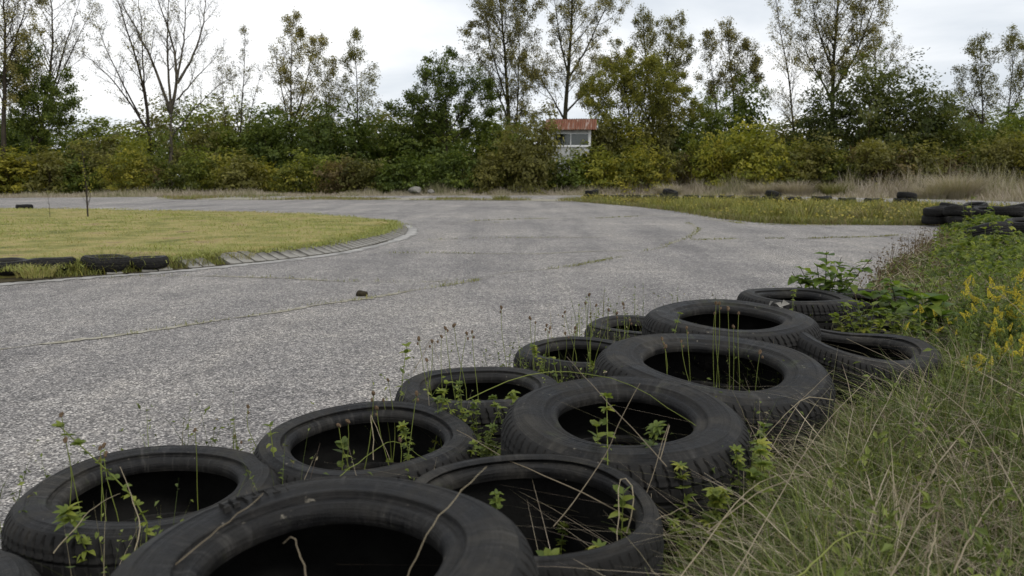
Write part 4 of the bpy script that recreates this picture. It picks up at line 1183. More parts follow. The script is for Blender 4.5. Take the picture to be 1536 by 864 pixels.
for q_, (px_, py_) in enumerate(((905, 302.5), (948, 305), (990, 309), (1030, 313), (1075, 319), (1120, 325), (1165, 329), (1215, 331), (1262, 330), (1310, 332), (1350, 333), (1385, 333), (1130, 312), (1240, 318), (1330, 320))):
    g_ = G(px_, py_)
    tussock(px_, g_[1] / DK, .30 + .26 * ((q_ * 7) % 5) / 4, .5, 220, 'yellowish weed tuft standing up from the flowering verge', GR_verge, 60 + q_, 'weed tufts on the flowering verge', 'weed_tuft', .013)
tussock(1005, 52, .7, .9, 600, 'feathery dry tussock below the willow', GR_dry, 8)

# thin patchy verge + flowering verge
rg = np.random.default_rng(23)
mb = MB()
p = scatter_poly(np.array(VA), 9000, rg); k = vnoise(p[:, 0], p[:, 1], 81, .8) > .38; p = p[k]; n = len(p)
pxx = 768 + FPX * p[:, 0] / p[:, 1]
h = rg.uniform(.05, .2, n) * np.interp(pxx, [240, 420, 640, 880], [1.1, .9, .6, 1.1])
v, f = blades(np.c_[p, np.full(n, .01)], h, rg.uniform(.1, 1, n), .02, rg, 2); mb.add(v, f, rep(np.clip(rg.normal(.3, .25, n), 0, 1), 2))
p = scatter_poly(np.array(VB), 52000, rg); n = len(p)
cl = vnoise(p[:, 0], p[:, 1], 82, .9) * .5 + vnoise(p[:, 0], p[:, 1], 83, 2.7) * .5
pxx = 768 + FPX * p[:, 0] / p[:, 1]
vbk = np.array(VB)[10:, :]; vfr = np.array(VB)[:8, :]
yb_ = np.interp(p[:, 0], vbk[::-1, 0], vbk[::-1, 1]); yf_ = np.interp(p[:, 0], vfr[:, 0], vfr[:, 1])
gp_ = np.clip((vnoise(p[:, 0], p[:, 1], 84, .7) - .2) * 2.6, .12, 1)
tp_ = np.clip((yb_ - p[:, 1]) / np.maximum(yb_ - yf_, .5), 0, 1)
h = rg.uniform(.06, .38, n) * (.12 + 1.9 * cl ** 1.5) * (.38 + .62 * np.clip(tp_ * 1.8, 0, 1)) * gp_
v, f = blades(np.c_[p, np.full(n, .01)], h, rg.uniform(.1, .9, n), .0145, rg, 3); mb.add(v, f, rep(np.clip(gp_ * .5 + cl * .7 - .15 + rg.normal(0, .25, n), 0, 1), 3))
# frayed edge where the verge meets the asphalt
i = rg.integers(0, 8, 5000); t = rg.random(5000)[:, None]
vb = np.array(VB)[:, :2]; pe = vb[i] * (1 - t) + vb[np.minimum(i + 1, 8)] * t + rg.normal(0, .12, (5000, 2))
v, f = blades(np.c_[pe, np.full(5000, .0)], rg.uniform(.05, .2, 5000), rg.uniform(.2, 1.2, 5000), .014, rg, 2); mb.add(v, f, rep(np.clip(rg.normal(.35, .25, 5000), 0, 1), 2))
tag(obj('verge_grass', mb.mesh('verge_grass'), GR_verge), 'yellow green grass on the verge between track and far road', 'grass', kind='stuff')
mb = MB()
p = scatter_poly(np.array(VB), 4500, rg); cl = vnoise(p[:, 0], p[:, 1], 82, .9); p = p[cl > .45]; n = len(p)
c = np.c_[p, rg.uniform(.06, .22, n)]
for _ in range(2):
    v, f = leaves(c + rg.normal(0, .03, (n, 3)), norm(rg.normal(0, .5, (n, 3)) + [0, -.3, .8]), .055, rg, .9); mb.add(v, f, rg.random(n))
tag(obj('verge_flowers', mb.mesh('verge_flowers'), leafmat('dull_yellow_flower', [(.1, (.16, .13, .03)), (.5, (.27, .23, .045)), (1, (.38, .33, .06))], trans=.2)), 'tiny dull yellow flowers scattered over the verge grass', 'flowers', kind='stuff')

# the bank: tangled grass, constant density on the screen
rg = np.random.default_rng(24)
n = 80000
y = .85 * (16 / .85) ** rg.random(n)
xe = bank_edge(y)
x = xe - .05 + (y * .70 + .25 - xe + .05) * rg.random(n)
ok = x > xe - .06
x, y = x[ok], y[ok]
edge = np.clip((x - bank_edge(y)) / .35, .25, 1)
def clear_of_tyres(x, y, rr=.9):
    k = np.ones(len(x), bool)
    for o in bpy.data.objects:
        if o.name.startswith('tyre') and o.type == 'EMPTY' and o.location.y < 7:
            k &= (x - o.location.x) ** 2 + (y - o.location.y) ** 2 > (.31 * rr) ** 2
    return k
k = clear_of_tyres(x, y)
x, y, edge = x[k], y[k], edge[k]; n = len(x)
cl = vnoise(x, y, 91, 1.6) * .5 + vnoise(x, y, 92, 5.0) * .5
z = bank_z(x, y)
kindr = rg.random(n)
thatch = kindr < .46
h = np.where(thatch, rg.uniform(.05, .17, n), rg.uniform(.09, .30, n)) * (.55 + .8 * cl) * edge
tall = kindr > .985
h = np.where(tall, rg.uniform(.26, .46, n) * edge, h) * np.interp(y, [0, 4.5, 7, 15], [1, 1, .62, .55])
lean = np.where(thatch, rg.uniform(.8, 2.6, n), rg.uniform(.15, 1.5, n))
w = np.maximum(np.where(thatch, .0026, .0042), .0014 * y) * rg.uniform(.6, 1.6, n)
rn = np.where(thatch, rg.normal(.16, .2, n), rg.normal(.72, .24, n) + (cl - .5) * .6)
rn = np.where(tall, rg.normal(.18, .2, n), rn)
rn = np.where(rg.random(n) < .10, rg.uniform(0, .35, n), rn)
rn = np.clip(rn, 0, 1)
mb = MB()
v, f = blades(np.c_[x, y, z - .01], h, lean, w, rg, 4, droop=.32)
mb.add(v, f, rep(rn, 4))
# tufts of broader blades, each tuft with its own colour and lean
nt = 1500
yt = .95 * (14 / .95) ** rg.random(nt); xt = bank_edge(yt) + .02 + (yt * .70 + .25 - bank_edge(yt)) * rg.random(nt)
kt_ = clear_of_tyres(xt, yt, 1.05); xt, yt = xt[kt_], yt[kt_]; nt = len(xt)
tc_ = rg.random(nt); th_ = rg.uniform(.12, .34, nt) * np.clip((xt - bank_edge(yt)) / .4, .45, 1) * np.interp(yt, [0, 4.5, 7, 15], [1, 1, .65, .5]); ta = rg.uniform(0, 6.28, nt)
per = 34
j_ = np.repeat(np.arange(nt), per); n = len(j_)
sp_r = rg.uniform(.01, .07, nt)[j_]
bx__ = xt[j_] + rg.normal(0, 1, n) * sp_r; by__ = yt[j_] + rg.normal(0, 1, n) * sp_r
col = np.where(tc_[j_] < .28, rg.normal(.15, .12, n), np.where(tc_[j_] < .42, rg.normal(.34, .12, n), rg.normal(.55 + .45 * (tc_[j_] - .42), .12, n)))
v, f = blades(np.c_[bx__, by__, bank_z(bx__, by__) - .01], th_[j_] * rg.uniform(.5, 1.25, n), rg.uniform(.1, 1.3, n), np.maximum(.0042, .0017 * by__) * rg.uniform(.6, 1.7, n), rg, 4, az=np.where(rg.random(n) < .45, ta[j_] + rg.normal(0, .6, n), rg.uniform(0, 6.28, n)), droop=.35)
mb.add(v, f, rep(np.clip(col, 0, 1), 4))
# fallen straws lying across one another
n = 4400
y = .95 * (9 / .95) ** rg.random(n); x = bank_edge(y) + (y * .70 + .25 - bank_edge(y)) * rg.random(n)
k_ = clear_of_tyres(x, y, 1.0); x, y = x[k_], y[k_]; n = len(x)
v, f = blades(np.c_[x, y, bank_z(x, y) + rg.uniform(.0, .16, n)], rg.uniform(.03, .20, n), rg.uniform(1.2, 5.0, n), np.maximum(.0022, .0011 * y), rg, 4, droop=.1)
mb.add(v, f, rep(np.clip(rg.normal(.20, .12, n), 0, 1), 4))
# stems with leaves along them
n = 520
y = 1.05 * (6 / 1.05) ** rg.random(n); x = bank_edge(y) + .05 + (y * .70 + .2 - bank_edge(y)) * rg.random(n)
k_ = clear_of_tyres(x, y, 1.1); x, y = x[k_], y[k_]; n = len(x)
hh = rg.uniform(.12, .40, n) * np.clip((x - bank_edge(y)) / .5, .5, 1); ln = rg.uniform(.05, .5, n); aw = rg.uniform(0, 6.28, n); zb = bank_z(x, y)
v, f = blades(np.c_[x, y, zb], hh, ln, .0035, rg, 4, az=aw, droop=.15); mb.add(v, f, rep(np.clip(rg.normal(.5, .2, n), 0, 1), 4))
for q in range(12):
    tt = rg.uniform(.15, 1.0, n); o_ = hh * ln * tt ** 1.8
    c = np.c_[x + np.cos(aw) * o_ + rg.normal(0, .008, n), y + np.sin(aw) * o_ + rg.normal(0, .008, n), zb + hh * tt * (1 - .15 * ln * tt ** 2)]
    v, f = leaves(c, norm(rg.normal(0, .6, (n, 3)) + [0, -.1, .7]), rg.uniform(.014, .034, n), rg, .42); mb.add(v, f, np.clip(rg.normal(.82, .14, n), 0, 1))
tag(obj('bank_grass', mb.mesh('bank_grass'), GR_bank), 'tangled green and straw coloured grass covering the bank', 'grass', kind='stuff')

# low broad-leaved weeds among the grass
rg = np.random.default_rng(25)
mb = MB()
n = 3000
y = 1.2 * (15.2 / 1.2) ** rg.random(n) ** 1.25; xe = bank_edge(y)
x = xe + (y * .70 + .2 - xe) * rg.random(n)
k = (vnoise(x, y, 95, 1.1) > np.interp(y, [1.2, 3.2, 4.8, 15], [.42, .45, .38, .5])) & clear_of_tyres(x, y, 1.0)
x, y = x[k], y[k]; n = len(x)
for q in range(16):
    hh = rg.uniform(.02, 1, n) * np.interp(y, [1.2, 3.2, 4.8, 9.6, 15], [.15, .22, .34, .19, .17]) * np.clip((x - bank_edge(y)) / .6, .35, 1)
    c = np.c_[x + rg.normal(0, .05, n), y + rg.normal(0, .05, n), bank_z(x, y) + hh]
    v, f = leaves(c, norm(rg.normal(0, .45, (n, 3)) + [0, -.15, .9]), np.maximum(.020, .0072 * y) * rg.uniform(.7, 1.5, n), rg, .6); mb.add(v, f, rg.random(n))
tag(obj('bank_weeds', mb.mesh('bank_weeds'), L_weed), 'small leafy green weeds scattered through the bank grass', 'weeds', kind='stuff')
# wispy thin growth round and between the tyres
mb = MB()
ty = [(o.location.x, o.location.y) for o in bpy.data.objects if o.name.startswith('tyre') and o.type == 'EMPTY' and o.location.y < 5]
cx = np.array(ty)
n = 3800
i = rg.integers(0, len(cx), n)
a = rg.uniform(0, 6.28, n); q = rg.uniform(.30, .44, n)
x = cx[i, 0] + q * np.cos(a); y = cx[i, 1] + q * np.sin(a)
dens = vnoise(x, y, 97, 3.0)
k = clear_of_tyres(x, y, 1.0) & (dens > .45) & (y > 1.2)
x, y = x[k], y[k]; n = len(x)
hh = rg.uniform(.08, .36, n); ln = rg.uniform(.02, .6, n); aw = rg.uniform(0, 6.28, n)
v, f = blades(np.c_[x, y, np.zeros(n)], hh, ln, rg.uniform(.0014, .003, n) * (1 + y * .12), rg, 4, az=aw, droop=.15)
mb.add(v, f, rep(np.clip(rg.normal(.55, .28, n), 0, 1), 4))
for q in range(6):
    tt = rg.uniform(.2, 1.0, n); o_ = hh * ln * tt ** 1.8
    c = np.c_[x + np.cos(aw) * o_ + rg.normal(0, .004, n), y + np.sin(aw) * o_ + rg.normal(0, .004, n), hh * tt * (1 - .15 * ln * tt ** 2)]
    v, f = leaves(c, norm(rg.normal(0, .6, (n, 3)) + [0, -.1, .7]), rg.uniform(.008, .02, n), rg, .45); mb.add(v, f, np.clip(rg.normal(.75, .2, n), 0, 1))
tag(obj('wispy_weeds', mb.mesh('wispy_weeds'), GR_bank), 'thin wispy weeds sprouting between the tyres', 'weeds', kind='stuff')
# dry brown spikes standing by the asphalt further along
mb = MB()
n = 380
y = rg.uniform(4.2, 11, n); x = bank_edge(y) + np.abs(rg.normal(0, .4, n)) - .05
v, f = blades(np.c_[x, y, np.zeros(n)], rg.uniform(.10, .38, n), rg.uniform(.0, .35, n), np.maximum(.003, .0010 * y), rg, 3); mb.add(v, f, rep(rg.random(n) * .7, 3))
for q in range(4):
    c = np.c_[x + rg.normal(0, .03, n), y + rg.normal(0, .03, n), rg.uniform(.06, .32, n)]
    v, f = leaves(c, norm(rg.normal(0, 1, (n, 3))), .022, rg, .7); mb.add(v, f, rg.random(n) * .5)
tag(obj('dry_spikes', mb.mesh('dry_spikes'), grassmat('brown_spike', [(.1, (.05, .034, .022)), (.5, (.12, .085, .05)), (1, (.16, .14, .05))], 2)), 'thin brown dried stalks fringing the asphalt beside the bank', 'dry weeds', kind='stuff')
# litter and loose stones
mb = MB()
n = 900
a = rg.uniform(0, 6.28, n); q = np.sqrt(rg.random(n)) * .2
v, f = leaves(np.c_[-.88 + q * np.cos(a), 1.862 + q * np.sin(a), rg.uniform(.004, .03, n)], norm(rg.normal(0, .4, (n, 3)) + [0, 0, 1]), rg.uniform(.01, .022, n), rg, .6)
mb.add(v, f, rg.random(n))
tag(obj('leaf_litter', mb.mesh('leaf_litter'), grassmat('mossy_litter', [(.1, (.05, .035, .02)), (.5, (.11, .09, .04)), (1, (.15, .16, .04))], 12)), 'mossy leaf litter inside the dusty tyre', 'litter', kind='stuff')
mb = MB()
n = 2600
y = 1.8 * (7.5 / 1.8) ** rg.random(n); x = y * rg.uniform(-.68, .42, n)
k = (x < bank_edge(y)) & clear_of_tyres(x, y, 1.02); x, y = x[k], y[k]; n = len(x)
s_ = rg.uniform(.003, .0065, n)
oc = np.array([[1, 0, 0], [0, 1, 0], [-1, 0, 0], [0, -1, 0], [0, 0, .8], [0, 0, -.4]], float)
vv = (oc[None] * (s_[:, None, None] * rg.uniform(.7, 1.3, (n, 6, 1)))) + np.c_[x, y, s_ * .35][:, None, :]
tri = np.array([[0, 1, 4], [1, 2, 4], [2, 3, 4], [3, 0, 4], [1, 0, 5], [2, 1, 5], [3, 2, 5], [0, 3, 5]])
ff = (tri[None] + np.arange(n)[:, None, None] * 6).reshape(-1, 3)
tag(obj('loose_gravel', mesh_np('loose_gravel', vv.reshape(-1, 3), ff), simple_noise_mat('stone_chip', [(.3, (.16, .155, .15)), (.7, (.45, .44, .42))], 60)), 'loose stone chips scattered on the asphalt', 'gravel', kind='stuff')

# ------------------------------------------------------------------ single plants
def leaf_mesh(name, L, wd, n=5, fold=.18, droop=.25, serr=.12, lobes=1):
    """one pointed leaf, or several fingers from one point"""
    v, f = [], []
    for b in range(lobes):
        a = 0 if lobes == 1 else (b - (lobes - 1) / 2) * R_(40 if lobes > 3 else 58)
        k = 1.0 if lobes == 1 else 1 - .09 * abs(b - (lobes - 1) / 2)
        st = len(v)
        for i in range(n + 1):
            t = i / n
            w = wd * k * math.sin(math.pi * min(1, t ** .8 * .96 + .02)) * (1 + serr * (1 if i % 2 else -1))
            if i == n: w = wd * .03
            x = L * k * t; z = -droop * L * t * t + .12 * L * t
            for s_ in (-1, 0, 1):
                yy = s_ * w; zz = z + (abs(s_) * fold * w)
                v.append((x * math.cos(a) - yy * math.sin(a), x * math.sin(a) + yy * math.cos(a), zz))
        for i in range(n):
            o = st + i * 3
            f += [(o, o + 1, o + 4, o + 3), (o + 1, o + 2, o + 5, o + 4)]
    return np.array(v), np.array(f)

def leaf_variants(L, wd, mat, lobes=1, n=5, k=3, serr=.12):
    out = []
    for q in range(k):
        v, f = leaf_mesh('leaf', L, wd, n, .15 + .1 * q, .15 + .2 * q, serr, lobes)
        m_ = mesh_np('leaf', v, f, np.full(len(f), [.35, .6, .85][q % 3]), True); m_.materials.append(mat); out.append(m_)
    return out
LF_sprig = leaf_variants(.030, .0058, L_weed, 5, 4)
LF_tri = leaf_variants(.028, .0085, L_weed, 3, 4)
LF_bram = leaf_variants(.075, .026, L_bramble, 1, 6, serr=.1)
LF_broad = leaf_variants(.11, .042, L_bramble, 1, 6, serr=.08)
LF_small = leaf_variants(.032, .011, L_weed, 1, 4)

def stem_obj(pts, r0, r1, mat, parent, name='stem', k=9, sides=5):
    q = resample(pts, k)[None]
    r = np.linspace(r0, r1, k)[None]
    v, f = tubes(q, r, sides)
    return obj(name, mesh_np(name, v, f, np.full(len(f), .5), True), mat, parent), q[0]

def put_leaf(m_, p, az, el, sc, parent, rng):
    return obj('leaf', m_, None, parent, p, (rng.normal(0, .25), -el, az), (sc,) * 3)

def sprig(base, tip, label, nl, seed, lf=LF_sprig, sc=1.0, group='leafy sprigs growing between the tyres', name='weed_sprig', mat=GR_green, top=True, r0=.0022, cat='weed'):
    rng = np.random.default_rng(seed)
    base = np.array(base, float); tip = np.array(tip, float)
    e = empty(name, base, (0, 0, 0), label, cat, group)
    d = tip - base
    mid = d * .5 + rng.normal(0, .13, 3) * np.array([1, 1, .3]) * np.linalg.norm(d)
    _, q = stem_obj([np.zeros(3), mid, d], r0, r0 * .5, mat, e)
    ts = np.linspace(.32, 1.0, nl)
    for j, t in enumerate(ts):
        x = t * (len(q) - 1); i = min(int(x), len(q) - 2); p = q[i] * (1 - (x - i)) + q[i + 1] * (x - i)
        az = j * 2.4 + rng.uniform(-.4, .4)
        put_leaf(lf[int(rng.integers(0, len(lf)))], p, az, rng.uniform(.1, .7), sc * rng.uniform(.75, 1.2), e, rng)
        if t > .9 and top:
            for a in (2.1, 4.2): put_leaf(lf[int(rng.integers(0, len(lf)))], p, az + a, rng.uniform(.3, .9), sc * rng.uniform(.7, 1.0), e, rng)
    return e

# leafy sprigs: (root pixel on its level, tip pixel, distance)
SP = [(700, 640, 690, 575, 3.0, 'yellow green leafy sprig standing in front of the overgrown tyre'), (735, 655, 770, 590, 2.85, 'leafy sprig arching over the shoulder of the tilted tyre'), (660, 640, 655, 600, 3.25, 'small leafy sprig inside the overgrown tyre'),
      (690, 720, 700, 655, 2.72, 'dense sprig in the gap before the thin walled tyre'), (715, 700, 740, 640, 2.7, 'twiggy sprig leaning on the tilted tyre'), (820, 590, 830, 478 + 60, 3.6, 'leafy sprig behind the tilted tyre'),
      (880, 560, 890, 545, 3.9, 'low sprig beside the small gravelly tyre'), (905, 690, 910, 595, 2.35, 'tall sprig with star shaped leaves across the tilted tyre hole'), (880, 700, 895, 640, 2.3, 'branching sprig before the tilted tyre hole'),
      (770, 800, 745, 742, 2.05, 'sprig rising inside the thin walled tyre'), (850, 820, 845, 790, 2.2, 'small sprig low in the thin walled tyre'), (940, 830, 935, 740, 1.95, 'sprig with yellow tip at the rim of the thin walled tyre'),
      (880, 880, 900, 822, 1.7, 'leafy sprig in front of the thin walled tyre'), (830, 880, 825, 840, 1.7, 'low sprig beside the smooth end tyre'), (1040, 720, 1050, 690, 2.35, 'sprig in the grass at the foot of the largest warped tyre'), (1075, 720, 1090, 675, 2.45, 'narrow sprig at the foot of the largest tyre by the bank'),
      (1010, 760, 1020, 700, 2.2, 'spreading sprig between thin walled tyre and bank grass'), (1130, 690, 1145, 640, 2.6, 'upright sprig in the bank grass beside the largest tyre'), (110, 800, 100, 768, 1.95, 'yellowish sprig against the dusty tyre'), (150, 800, 90, 640, 1.92, 'tall sprig beside the dusty tyre'),
      (205, 900, 200, 838, 1.35, 'blurred bright sprig against the smooth end tyre'), (300, 910, 270, 855, 1.35, 'blurred low sprig before the smooth end tyre'), (600, 690, 605, 640, 2.75, 'sprig inside the flat tyre on the asphalt'), (520, 690, 515, 665, 2.75, 'small sprig in the flat tyre hole'),
      (1010, 480, 1020, 470, 3.9, 'sprig at the near side of the stacked pair'), (1185, 452, 1190, 436, 4.75, 'leafy sprig in the hole of the tyre before the bramble'), (640, 560, 610, 520, 3.6, 'wispy sprig on the asphalt side of the overgrown tyre'), (790, 560, 800, 520, 4.0, 'yellowish sprig beside the gravelly tyre'),
      (960, 700, 985, 640, 2.3, 'thin sprig crossing the tilted tyre sidewall'), (430, 690, 405, 640, 2.5, 'small sprig beside the dusty tyre and flat tyre')]
for k, (bx_, by_, tx, ty, d, lab) in enumerate(SP):
    b = W(bx_, by_, d); t = W(tx, ty, d + rs.uniform(-.05, .05))
    b[2] = 0.0 if d > 1.5 else max(0, b[2] - .1)
    if d < 1.5: b[2] = 0.0
    sprig(b, t, lab, 9 + (k * 5) % 8, 700 + k, sc=[.62, .95, .8, 1.1, .7][k % 5], lf=[LF_sprig, LF_tri, LF_small, LF_tri, LF_sprig, LF_small][k % 6])

for k in range(20):
    px_ = rs.uniform(655, 775); py_ = 575 + (px_ - 655) * .35 + rs.uniform(-10, 95); d = np.interp(py_, [560, 720], [3.15, 2.45]) + rs.uniform(-.1, .1)
    t = W(px_, py_, d); b = t.copy(); b[2] = 0; b[0] += rs.uniform(-.06, .06); b[1] += rs.uniform(-.06, .06)
    sprig(b, t, 'small leafy sprig in the tangle between the flat, overgrown and tilted tyres', 7 + k % 5, 1500 + k, sc=rs.uniform(.6, 1.0), lf=[LF_sprig, LF_tri, LF_small][k % 3], group='tangle of sprigs between three tyres')
for k in range(16):
    px_ = rs.uniform(990, 1150); d = rs.uniform(1.9, 2.5); py_ = np.interp(px_, [990, 1150], [790, 660]) + rs.uniform(-30, 40)
    t = W(px_, py_, d); b = t.copy(); b[2] = 0; b[0] += rs.uniform(-.06, .06); b[1] += rs.uniform(-.06, .06)
    sprig(b, t, 'small leafy sprig where the bank grass meets the largest and tilted tyres', 8 + k % 5, 1600 + k, sc=rs.uniform(.7, 1.1), lf=[LF_sprig, LF_sprig, LF_tri][k % 3], group='sprigs along the bank side of the tyres')
# stalks with brown seed heads
def head_mesh(seed):
    rng = np.random.default_rng(seed)
    bm_ = bmesh.new(); bmesh.ops.create_icosphere(bm_, subdivisions=2, radius=1)
    for v in bm_.verts:
        k = 1 + rng.uniform(-.25, .3); v.co = (v.co.x * .0038 * k, v.co.y * .0038 * k, v.co.z * .0062 * k)
    m_ = bpy.data.meshes.new('seed_head'); bm_.to_mesh(m_); bm_.free(); m_.materials.append(M_head); return m_
HEADS = [head_mesh(k) for k in range(3)]
def seed_plant(base, tips, label, seed, sc=1.0, mat=GR_green, group='stalks with brown seed heads by the tyres', lv=2):
    rng = np.random.default_rng(seed)
    base = np.array(base, float)
    e = empty('seed_stalk', base, (0, 0, 0), label, 'weed', group)
    for t in tips:
        d = np.array(t, float) - base
        b0 = np.r_[rng.normal(0, .012, 2), 0]
        _, q = stem_obj([b0, d * .45 + rng.normal(0, .022, 3) * np.array([1, 1, .2]), d * .8 + rng.normal(0, .010, 3), d], .0014 * sc, .0007 * sc, mat, e)
        o = obj('seed_head', HEADS[int(rng.integers(0, 3))], None, e, d, (rng.normal(0, .3), rng.normal(0, .3), rng.uniform(0, 6)), (sc * rng.uniform(.8, 1.2),) * 3)
        if rng.random() < .5:
            obj('seed_head', HEADS[int(rng.integers(0, 3))], None, e, d + np.array([rng.normal(0, .008), 0, -.018]), (0, 0, 0), (sc * .75,) * 3)
    for j in range(lv):
        put_leaf(LF_small[j % 3], np.array([0, 0, .02 + .03 * j]), rng.uniform(0, 6), .6, 1.2, e, rng)
    return e
SD = [(3.35, 650, .0, [(628, 508), (648, 512), (662, 505), (640, 540)], 'seed stalks between the asphalt and the overgrown tyre'), (3.3, 690, .0, [(681, 488), (700, 500), (668, 492)], 'tall seed stalks rising before the overgrown tyre'),
      (3.25, 715, .0, [(708, 498)], 'single brown tipped stalk inside the overgrown tyre'), (4.1, 810, 0, [(795, 477), (803, 484), (820, 488), (825, 492)], 'cluster of seed stalks beside the gravelly tyre'),
      (4.2, 855, 0, [(847, 468), (863, 492), (848, 500)], 'seed stalks in the gravelly tyre hole'), (4.6, 890, 0, [(878, 455), (884, 442), (894, 458), (913, 465), (886, 470)], 'tallest seed stalk cluster behind the gravelly tyre'),
      (4.4, 930, 0, [(935, 456), (925, 470), (945, 480)], 'wispy seed stalks behind the largest tyre'), (3.4, 1008, .2, [(993, 508), (998, 520)], 'pair of seed stalks at the side of the largest tyre hole'),
      (3.4, 1032, .2, [(1030, 492), (1022, 512)], 'thin seed stalks before the largest tyre hole centre'), (3.4, 1078, .2, [(1074, 455), (1079, 455), (1072, 470)], 'tall upright seed stalks in the middle of the largest tyre'),
      (3.4, 1092, .2, [(1092, 463), (1108, 470), (1100, 490)], 'leaning seed stalks in the largest tyre'), (3.3, 1108, .2, [(1140, 528)], 'green seed stalk leaning far across the largest tyre'),
      (2.62, 520, 0, [(508, 638), (522, 632), (560, 590)], 'seed stalks inside the flat tyre'), (2.62, 590, 0, [(565, 612), (600, 660), (625, 590)], 'seed stalks at the far side of the flat tyre hole'),
      (2.2, 152, 0, [(150, 672), (156, 668), (150, 690)], 'stalks with brown heads inside the dusty tyre'), (2.15, 105, 0, [(92, 622), (98, 660)], 'tall brown headed stalk beside the dusty tyre'), (2.5, 293, 0, [(292, 645)], 'single small headed stalk behind the dusty tyre'),
      (2.9, 375, 0, [(372, 610), (352, 655)], 'thin stalk by the edge of the flat tyre'), (3.9, 760, 0, [(752, 455 + 6)], 'lone stalk on the asphalt edge'), (3.0, 583, 0, [(582, 570), (575, 600)], 'stalks between the flat and overgrown tyres')]
for k, (d, px, zb, tips, lab) in enumerate(SD):
    b = W(px, 600, d); b[2] = 0.0
    seed_plant(b, [W(x, y, d + rs.uniform(-.06, .06)) for x, y in tips], lab, 800 + k, .9 + d * .09)

# bramble bush and broad leaves behind the tyres
def bush(base, tips, label, seed, lf, sc, nl, name='bramble_bush', group=None, cat='bramble', mat=M_stem, r0=.004):
    rng = np.random.default_rng(seed); base = np.array(base, float)
    e = empty(name, base, (0, 0, 0), label, cat, group)
    for t in tips:
        d = np.array(t, float) - base
        mid = d * np.array([.4, .4, .62])
        _, q = stem_obj([np.r_[rng.normal(0, .03, 2), 0], mid, d], r0, r0 * .4, mat, e)
        for j in range(nl):
            tt = .35 + .65 * (j + rng.random() * .6) / nl
            x = min(tt, .999) * (len(q) - 1); i = int(x); p = q[i] * (1 - (x - i)) + q[i + 1] * (x - i)
            az = rng.uniform(0, 6.28)
            for a in (-.9, 0, .9):
                put_leaf(lf[int(rng.integers(0, len(lf)))], p, az + a, rng.uniform(-.1, .55), sc * rng.uniform(.7, 1.15), e, rng)
    return e
d = 5.5
bb = W(1235, 500, d); bb[2] = 0
bush(bb, [W(x, y, d + rs.uniform(-.15, .15)) for x, y in ((1240, 377), (1262, 386), (1308, 386), (1200, 400), (1188, 408), (1225, 396), (1280, 400), (1215, 415), (1250, 410))], 'leafy green bramble bush with one cane arching out over the asphalt', 1, LF_bram, .95, 9)
bb = W(1350, 520, 5.4); bb[2] = 0
bush(bb, [W(x, y, 5.4 + rs.uniform(-.3, .3)) for x, y in ((1310, 425), (1335, 418), (1362, 432), (1330, 445), (1375, 425), (1300, 440))], 'green bramble clump behind the sunken tyre', 2, LF_bram, 1.0, 8, group='bramble clumps behind the tyres')
bb = W(1400, 530, 4.9); bb[2] = 0
bush(bb, [W(x, y, 4.9 + rs.uniform(-.2, .2)) for x, y in ((1380, 440), (1400, 445), (1420, 440), (1370, 460), (1412, 465))], 'clump of broad pale green leaves by the goldenrod', 3, LF_broad, 1.0, 5, name='broadleaf_plant', cat='weed', mat=GR_green)
bb = W(1300, 560, 4.5); bb[2] = 0
bush(bb, [W(x, y, 4.55 + rs.uniform(-.12, .12)) for x, y in ((1262, 452), (1285, 448), (1310, 455), (1250, 470), (1330, 470), (1300, 475))], 'yellow green small leaved clump above the saddle shaped tyre', 4, LF_small, 1.35, 14, name='weed_clump', cat='weed', mat=GR_green)
bb = W(1345, 560, 4.7); bb[2] = 0
bush(bb, [W(x, y, 4.7 + rs.uniform(-.12, .12)) for x, y in ((1330, 462), (1350, 470), (1375, 480), (1345, 490))], 'small leaved clump over the sunken tyre', 5, LF_small, 1.4, 14, name='weed_clump', cat='weed', mat=GR_green)
for k, (px, top, d, lab) in enumerate(((1450, 292, 8.6, 'tall pale green slender weed before the tyre heap'), (1442, 330, 8.4, 'slender weed beside the tallest pale weed'), (1490, 305, 9.2, 'tall yellow tipped weed in front of the tyre heap'), (1518, 330, 8.8, 'leafy upright weed by the tyre heap'), (1475, 340, 8.0, 'bushy weed below the tyre heap'), (1400, 345, 9.4, 'reddish stemmed weed beside the tyre heap'))):
    b = W(px + 4, 400, d); b[2] = 0
    bush(b, [W(px + rs.uniform(-10, 10), top + j * 16, d + rs.uniform(-.1, .1)) for j in range(3)], lab, 30 + k, LF_small, 1.6, 9, name='tall_weed', cat='weed', mat=GR_green, r0=.003, group='tall weeds before the tyre heap')

